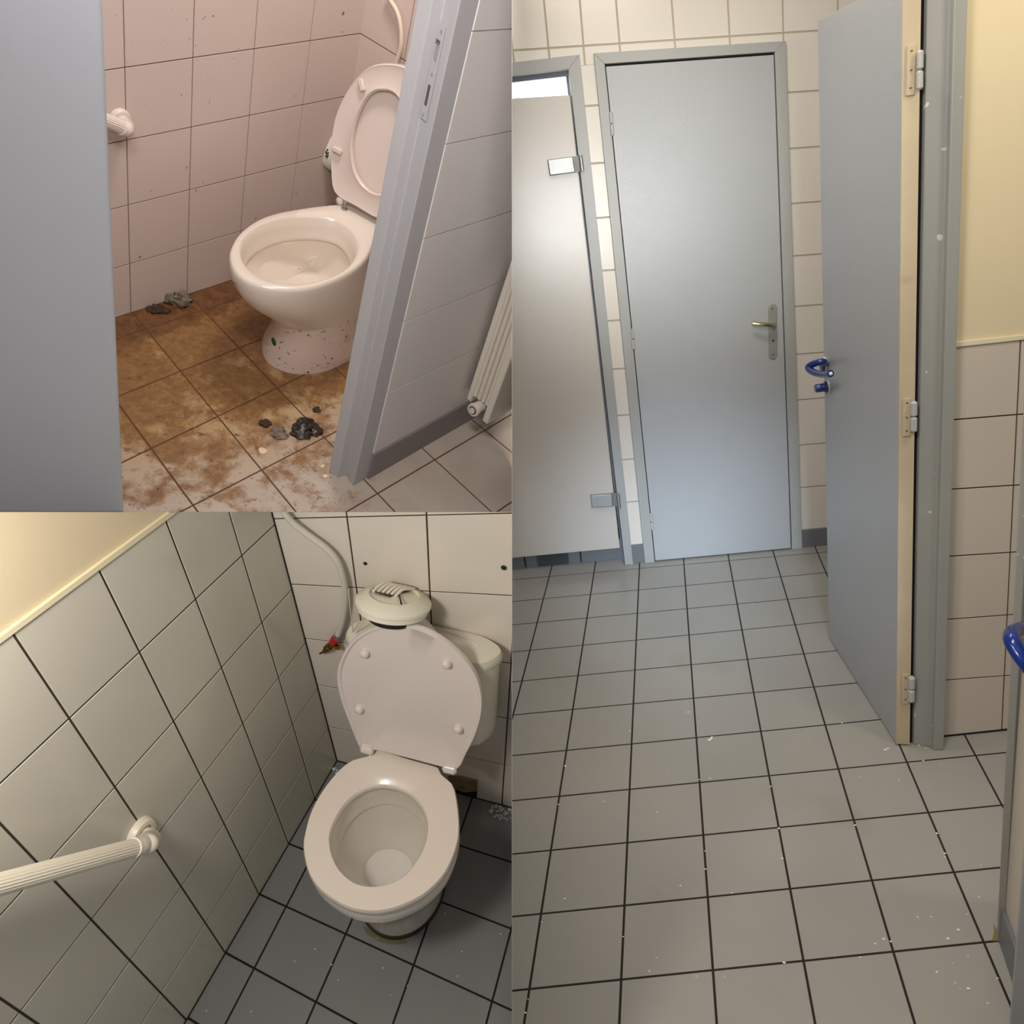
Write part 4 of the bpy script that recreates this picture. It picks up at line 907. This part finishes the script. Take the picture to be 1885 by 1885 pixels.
BP2 = BP + [RT.fl((680, 640)), RT.fl((700, 600)), RT.fl((660, 560)), RT.fl((590, 560)), RT.fl((530, 580)), RT.fl((500, 600))]
BT = by_angle(BP2, cen, UX, UY, N_)
neck = by_angle([RT.fl(q, .16) for q in ((508, 560), (504, 585), (515, 606), (545, 618), (590, 618), (640, 600), (690, 560), (700, 530), (650, 500), (590, 505), (540, 525))], RT.fl((590, 560), .16), UX, UY, N_)
mb = MB(); R0 = tf(TO, 1, c=cT, z=zt)
def bl3(a, b, t, z): return [A(*(p * (1 - t) + q * t)[:2], z) for p, q in zip(a, b)]
ext = [tf(BT, 1.0, z=0), tf(BT, 1.0, z=.012), bl3(BT, neck, .25, .04), bl3(BT, neck, .7, .09), bl3(BT, neck, 1, .15), bl3(neck, TO, .1, .19), bl3(neck, TO, .42, .24), bl3(neck, TO, .78, .29), bl3(neck, TO, .96, .34), tf(R0, 1.0, c=cT, z=.372), tf(R0, 1.0, c=cT, z=.388), tf(R0, .985, c=cT, z=.397), tf(R0, .96, c=cT, z=zt)]
iw = RT.fl((560, 505), .2); ci = [iw + .06 * (math.cos(2 * math.pi * k / N_) * UX + math.sin(2 * math.pi * k / N_) * UY) for k in range(N_)]
ins = [tf(TI, 1.03, c=cT, z=zt), tf(TI, 1.0, c=cT, z=zt - .006), tf(TI, .97, c=cT, z=.365), tf(TI, .93, c=cT, z=.335), tf(TI, .92, c=cT, z=.329), tf(TI, .925, c=cT, z=.323), tf(TI, .97, c=cT, z=.326), bl3(tf(TI, .96, c=cT), ci, .12, .29), bl3(TI, ci, .6, .22), bl3(TI, ci, 1.0, .19), bl3(TI, tf(ci, .2), 1.0, .188)]
mb.loft(ext[5:] + ins, m_tporc, False, True); part('pan', mb, t2, RT, ang=50)
mb = MB(); mb.loft(ext[:6], m_tporc2, True, False); ped = part('pedestal', mb, t2, RT, ang=60)
bv = BVHTree.FromPolygons([Vector(v) for v in mb.v], mb.f)
d_ = RT.ray(504, 629); hit = bv.ray_cast(Vector(RT.C.tolist()), Vector(nrm(d_).tolist()))
if hit[0] is not None:
    hp_ = np.array(hit[0]); hn = np.array(hit[1]); hn = hn if hn @ (RT.C - hp_) > 0 else -hn
    u_ = nrm(np.cross(Z, hn)); mb = MB(); mb.blob(hp_, (.016, .0135, .003), m_green, 0, 18, 8, (u_, nrm(np.cross(hn, u_)), hn)); part('green_sticker', mb, ped, RT)
# raised seat ring and lid
s0, s1 = RT.fl((634, 372), zt + .022), RT.fl((692, 403), zt + .022); sd = nrm(s1 - s0); tht = math.radians(13)
b3 = nrm(np.cross(Z, sd)); b3 = b3 if b3[0] > 0 else -b3
su = nrm(Z * math.cos(tht) + b3 * math.sin(tht)); Ns = nrm(np.cross(sd, su)); Ns = Ns if Ns @ (RT.C - s0) > 0 else -Ns
ro = [(655, 145), (675, 126), (700, 117.5), (740, 121), (766, 142), (782, 190), (784, 250), (772, 320), (748, 378), (722, 402), (692, 401), (655, 380), (625, 364), (612, 346), (609, 310), (608.5, 275), (612, 240), (618, 212), (630, 183), (642, 162)]
ri = [(700, 166), (684, 171), (670, 187), (655, 220), (648, 250), (646, 275), (650, 308), (660, 331), (678, 350), (697, 357), (722, 350), (742, 310), (750, 250), (745, 205), (725, 172)]
RO = [RT.on(q, s0, Ns) for q in ro]; RI = [RT.on(q, s0, Ns) for q in ri]; cR = sum(RI) / len(RI)
RO = by_angle(RO, cR, sd, su, N_); RI = by_angle(RI, cR, sd, su, N_)
of = lambda l, s, d: [cR + (p - cR) * s + Ns * d for p in l]
mb = MB(); lp = [of(RO, .99, -.018), of(RO, 1, -.014), of(RO, 1, -.003), of(RO, .985, 0), of(RO, .955, -.003), of(RI, 1.1, -.003), of(RI, 1.03, .001), of(RI, 1.0, -.003), of(RI, 1.0, -.016), of(RI, 1.04, -.018)]; lp.append(lp[0])
mb.loft(lp, m_tseat, False, False); ring = part('seat', mb, t2, RT, ang=45)
for q, a_ in (((667, 157), .6), ((622, 277), 0)):
    P = RT.on(q, s0, Ns) + Ns * .004; dx = nrm(cR - P); dx = nrm(dx - Ns * (dx @ Ns)) if a_ else sd; dy = nrm(np.cross(Ns, dx)); mb = MB()
    mb.box(P - dx * .018 - dy * .009 - Ns * .006, dx * .036, dy * .018, Ns * .013, m_tseat); part('bumper', mb, ring, RT, bevel=.004)
mb = MB(); mb.loft([of(RO, .99, -.034), of(RO, 1.015, -.03), of(RO, 1.015, -.022), of(RO, .99, -.024), of(RO, .5, -.026), of(RO, .02, -.026)], m_tseat); part('lid', mb, t2, RT, ang=50)
hp_ = RT.fl((634, 385), zt); mb = MB(); mb.lathe(hp_, Z, [(.012, 0), (.012, .003), (.004, .004), (.004, .02), (.006, .022), (.006, .03)], m_steel, 18); part('hinge_post', mb, t2, RT)
mb = MB(); q0, q1_ = RT.fl((642, 370), zt + .012), RT.fl((700, 404), zt + .012); mb.tube([q0, q1_], .005, m_steel, 12); part('hinge_rod', mb, t2, RT)
mb = MB(); P = RT.fl((626, 370), zt + .012); mb.blob(P, (.012, .016, .016), m_tseat); part('hinge_knuckle', mb, t2, RT)
# rear shelf of the pan, reaching the wall
# round grille behind the lid
gp = RT.on((622, 274), cb + NR * .06, NR); gax = nrm(nrm(RT.C - gp) + A(-.1, .1, 0)); g_r = RT.px(gp, 41)
g2 = thing('ventilation_grille', RT, gp, 'round dirty cream ventilation grille half hidden behind the raised lid', 'ventilation grille')
mb = MB(); mb.lathe(gp, gax, [(g_r * .8, -.04), (g_r, -.03), (g_r, -.012), (g_r * .9, .002), (g_r * .5, .012), (.0005, .015)], m_grille, 36); part('shell', mb, g2, RT, ang=50)
mb = MB()
for dx_, dy_ in ((-.1, .3), (-.28, .16), (-.2, .05), (-.3, -.12), (-.16, -.22), (-.05, -.1), (0, .1)):
    q = (603 + dx_ * 14 + 1, 284 - dy_ * 26); P = RT.on(q, gp + gax * .013, gax); mb.blob(P, (.003, .003, .004), m_black, .3, 7, 5)
part('clogged_slots', mb, g2, RT)
# hose and grab bar stub
hp2 = [(712, -14), (718, 0), (728, 16), (735, 35), (738.5, 60), (738, 85), (733, 105), (728, 122), (722, 150)]
HP = [RT.on(q, cb + NR * .02, NR) for q in hp2]; mb = MB(); mb.tube(smooth(HP, 6, False), RT.px(HP[3], 4.2), mat('pale_hose', (222, 204, 186), .4), 14)
tag(build('water_hose', mb, RT, base=HP[-1]), 'thin pale hose running down behind the soiled raised seat', 'hose')
gP = RT.on((219, 222), a0, NT); gbr = thing('grab_bar', RT, gP, 'pinkish white grab bar end cut off by the left foreground door', 'grab bar'); fr_ = RT.px(gP, 23)
mb = MB(); mb.lathe(gP, NT, [(fr_, 0), (fr_, .006), (fr_ * .85, .014), (fr_ * .5, .015), (.0005, .014)], m_tseat, 32); part('flange', mb, gbr, RT, ang=50)
g1 = RT.on((231, 237), a0 + NT * .075, NT); g0 = RT.on((196, 222), a0 + NT * .078, NT); rg = RT.px(g1, 13)
mb = MB(); mb.tube(smooth([gP + NT * .01, gP + NT * .035, g1 * .7 + gP * .3 + NT * .01, g1], 5, False), rg, m_tseat, 20); mb.blob(g1, rg * 1.08, m_tseat, 0, 18, 12); part('elbow', mb, gbr, RT, ang=60)
dd = nrm(g0 - g1); mb = MB(); mb.tube([g1 + dd * .012, g1 + dd * .016], rg * 1.12, m_white, 22); part('end_ring', mb, gbr, RT)
mb = MB(); mb.tube([g1 + dd * .01, g1 + dd * .4], rg * .95, m_tseat, 40, lobes=1); part('ribbed_rail', mb, gbr, RT, flat=True)
# rubbish on the floor
def clod(name, q, n_, m, label, cat, group=None, flat_=.5, rough=.35, cnt=5, spread=.6):
    P = RT.fl(q); r_ = RT.px(P, n_); mb = MB()
    for k in range(cnt):
        d = A(rng.uniform(-1, 1), rng.uniform(-1, 1), 0) * r_ * spread * (k > 0); s = r_ * (rng.uniform(.45, .75) if k else .8)
        mb.blob(P + d + A(0, 0, s * flat_ * .5), (s, s * rng.uniform(.7, 1), s * flat_), m, rough, 12, 8)
    return tag(build(name, mb, RT, base=P), label, cat, group)
clod('dirt_clump', (291, 572), 16, m_clod, 'dark dirt clump at the wall foot, nearest the left door', 'dirt clump', 'dirt clumps on the stained floor')
clod('crumpled_scrap', (330, 556), 20, m_grey, 'grey crumpled scrap with shiny bits at the foot of the tiled wall', 'scrap', flat_=.8)
clod('dirt_clump', (486, 780), 12, m_clod, 'round brown clump on the floor left of the black pile', 'dirt clump', 'dirt clumps on the stained floor', cnt=3)
clod('dirt_clump', (512, 800), 17, m_grey, 'flat grey clump on the floor between brown lump and black pile', 'dirt clump', 'dirt clumps on the stained floor', .25)
clod('dirt_pile', (562, 790), 25, mat('black_wet_pile', (44, 36, 32), .35, bump=1.0, bscale=60, var=.5, vscale=50), 'large black wet pile on the floor near the frame post', 'dirt pile', flat_=.45, cnt=9, spread=.9)
clod('dirt_clump', (583, 755), 9, m_clod, 'small dark clump on the floor above the black pile', 'dirt clump', 'dirt clumps on the stained floor', cnt=3, flat_=.3)
clod('plaster_chip', (484, 831), 9, m_chip, 'largest pale plaster chip, in the middle of the floor', 'plaster chip', 'plaster chips on the stained floor', cnt=2, flat_=.3, rough=.15)
clod('plaster_chip', (594, 859), 6, m_chip, 'pale plaster chip left of the frame post foot', 'plaster chip', 'plaster chips on the stained floor', cnt=1, flat_=.5, rough=.15)
clod('plaster_chip', (599, 877), 5.5, m_chip, 'pale plaster chip nearest the viewer by the frame post foot', 'plaster chip', 'plaster chips on the stained floor', cnt=1, flat_=.4, rough=.15)

# ------------------------------------------------------------------ thin baffles added to keep the three washrooms' light apart
def cam_to_room(p): return RR.R.T @ (np.array(p, float) - RR.t)
m_baffle = mat('matt_white_baffle', (205, 202, 198), .9)
for nm, pts, ax, lb in (('light_baffle_upright', [(0, -2.0, 1.3), (0, -2.0, 2.7), (0, 2.0, 2.7), (0, 2.0, 1.3)], (1, 0, 0), 'upright light baffle added between the corridor and the two toilet cubicles'),
                        ('light_baffle_level', [(-2.0, 0, .06), (-2.0, 0, 2.7), (-.0005, 0, 2.7), (-.0005, 0, .06)], (0, 1, 0), 'level light baffle added between the two toilet cubicles')):
    q = [np.array(p, float) for p in pts]; ax = np.array(ax, float)
    vs = [cam_to_room(p + ax * sg * (.00009 * p[2] if p[2] > 0 else .002)) for sg in (-1, 1) for p in q]
    mb = MB(); mb.add(vs, [(0, 1, 2, 3), (7, 6, 5, 4), (0, 4, 5, 1), (1, 5, 6, 2), (2, 6, 7, 3), (3, 7, 4, 0)], m_baffle)
    _c = CLIP['R']; CLIP['R'] = []; o = build(nm, mb, RR, flat=True); CLIP['R'] = _c
    tag(o, lb, 'partition', kind=S)  # the added light baffles, not real partitions

# ------------------------------------------------------------------ lights
def area(name, room, pos, target, size, power, col, spread=180, sy=None):
    l = bpy.data.lights.new(name, 'AREA'); l.energy = power; l.color = col; l.size = size; l.spread = math.radians(spread)
    if sy: l.shape = 'RECTANGLE'; l.size_y = sy
    o = bpy.data.objects.new(name, l); COL.objects.link(o)
    P = room.W @ Vector(pos); T = room.W @ Vector(target); d = (T - P).normalized()
    o.location = P; o.rotation_euler = d.to_track_quat('-Z', 'Y').to_euler(); return o
area('corridor_ceiling_light', RR, (.75, 1.1, 2.75), (.75, 1.5, 0), .5, 9, (1.0, .92, .8))
area('corridor_front_fill', RR, (.72, -.45, 2.7), (.75, .4, 0), .4, 4.8, (1.0, .94, .86))  # fill added to brighten the floor near the viewer
area('corridor_window_light', RR, (.85, -1.4, 1.35), (.60, 2.2, .1), .3, 2.4, (.66, .8, 1.0), spread=24)
area('upper_door_fill', RR, (.85, -1.4, 1.7), (.52, 2.2, 1.55), .3, 1.7, (.93, .97, 1.0), spread=26)  # fill added to brighten the upper left of the closed door, no window there
area('side_wall_light', RR, (1.75, .35, 2.45), (1.6, 1.0, 1.7), .25, 8, (1.0, .88, .68))
area('cubicle_ceiling_light', RB, (.25, -.85, 1.68), (.35, -.3, .3), .18, 8.0, (1.0, .93, .85))
area('dirty_cubicle_light', RT, (.5, -.4, 2.2), (.3, -.5, 0), .3, 16, (1.0, .9, .83))
area('entrance_light', RT, (-.97, -1.15, 2.08), (.2, -1.0, .6), .3, 10, (1.0, .95, .96))
area('corridor_lamp', RT, (-.8, -1.43, 1.93), (.45, -.95, .5), .2, 9, (1.0, .95, .95))
w = bpy.data.worlds.new('World'); scene.world = w; w.use_nodes = True
w.node_tree.nodes['Background'].inputs[0].default_value = (.95, .97, 1.0, 1); w.node_tree.nodes['Background'].inputs[1].default_value = .24

# ------------------------------------------------------------------ camera
cam = bpy.data.cameras.new('Camera'); co_ = bpy.data.objects.new('Camera', cam); COL.objects.link(co_)
cam.sensor_width = 36; cam.lens = 36 * F / 1885; cam.clip_start = .05
Rc = RR.R.T @ np.diag([1, -1, -1]); M = np.eye(4); M[:3, :3] = Rc; M[:3, 3] = RR.C; co_.matrix_world = Matrix(M.tolist())
scene.camera = co_
vs_ = scene.view_settings; vs_.view_transform = 'Standard'; vs_.look = 'None'; vs_.exposure = 0.0; vs_.gamma = 1.0; vs_.use_curve_mapping = False
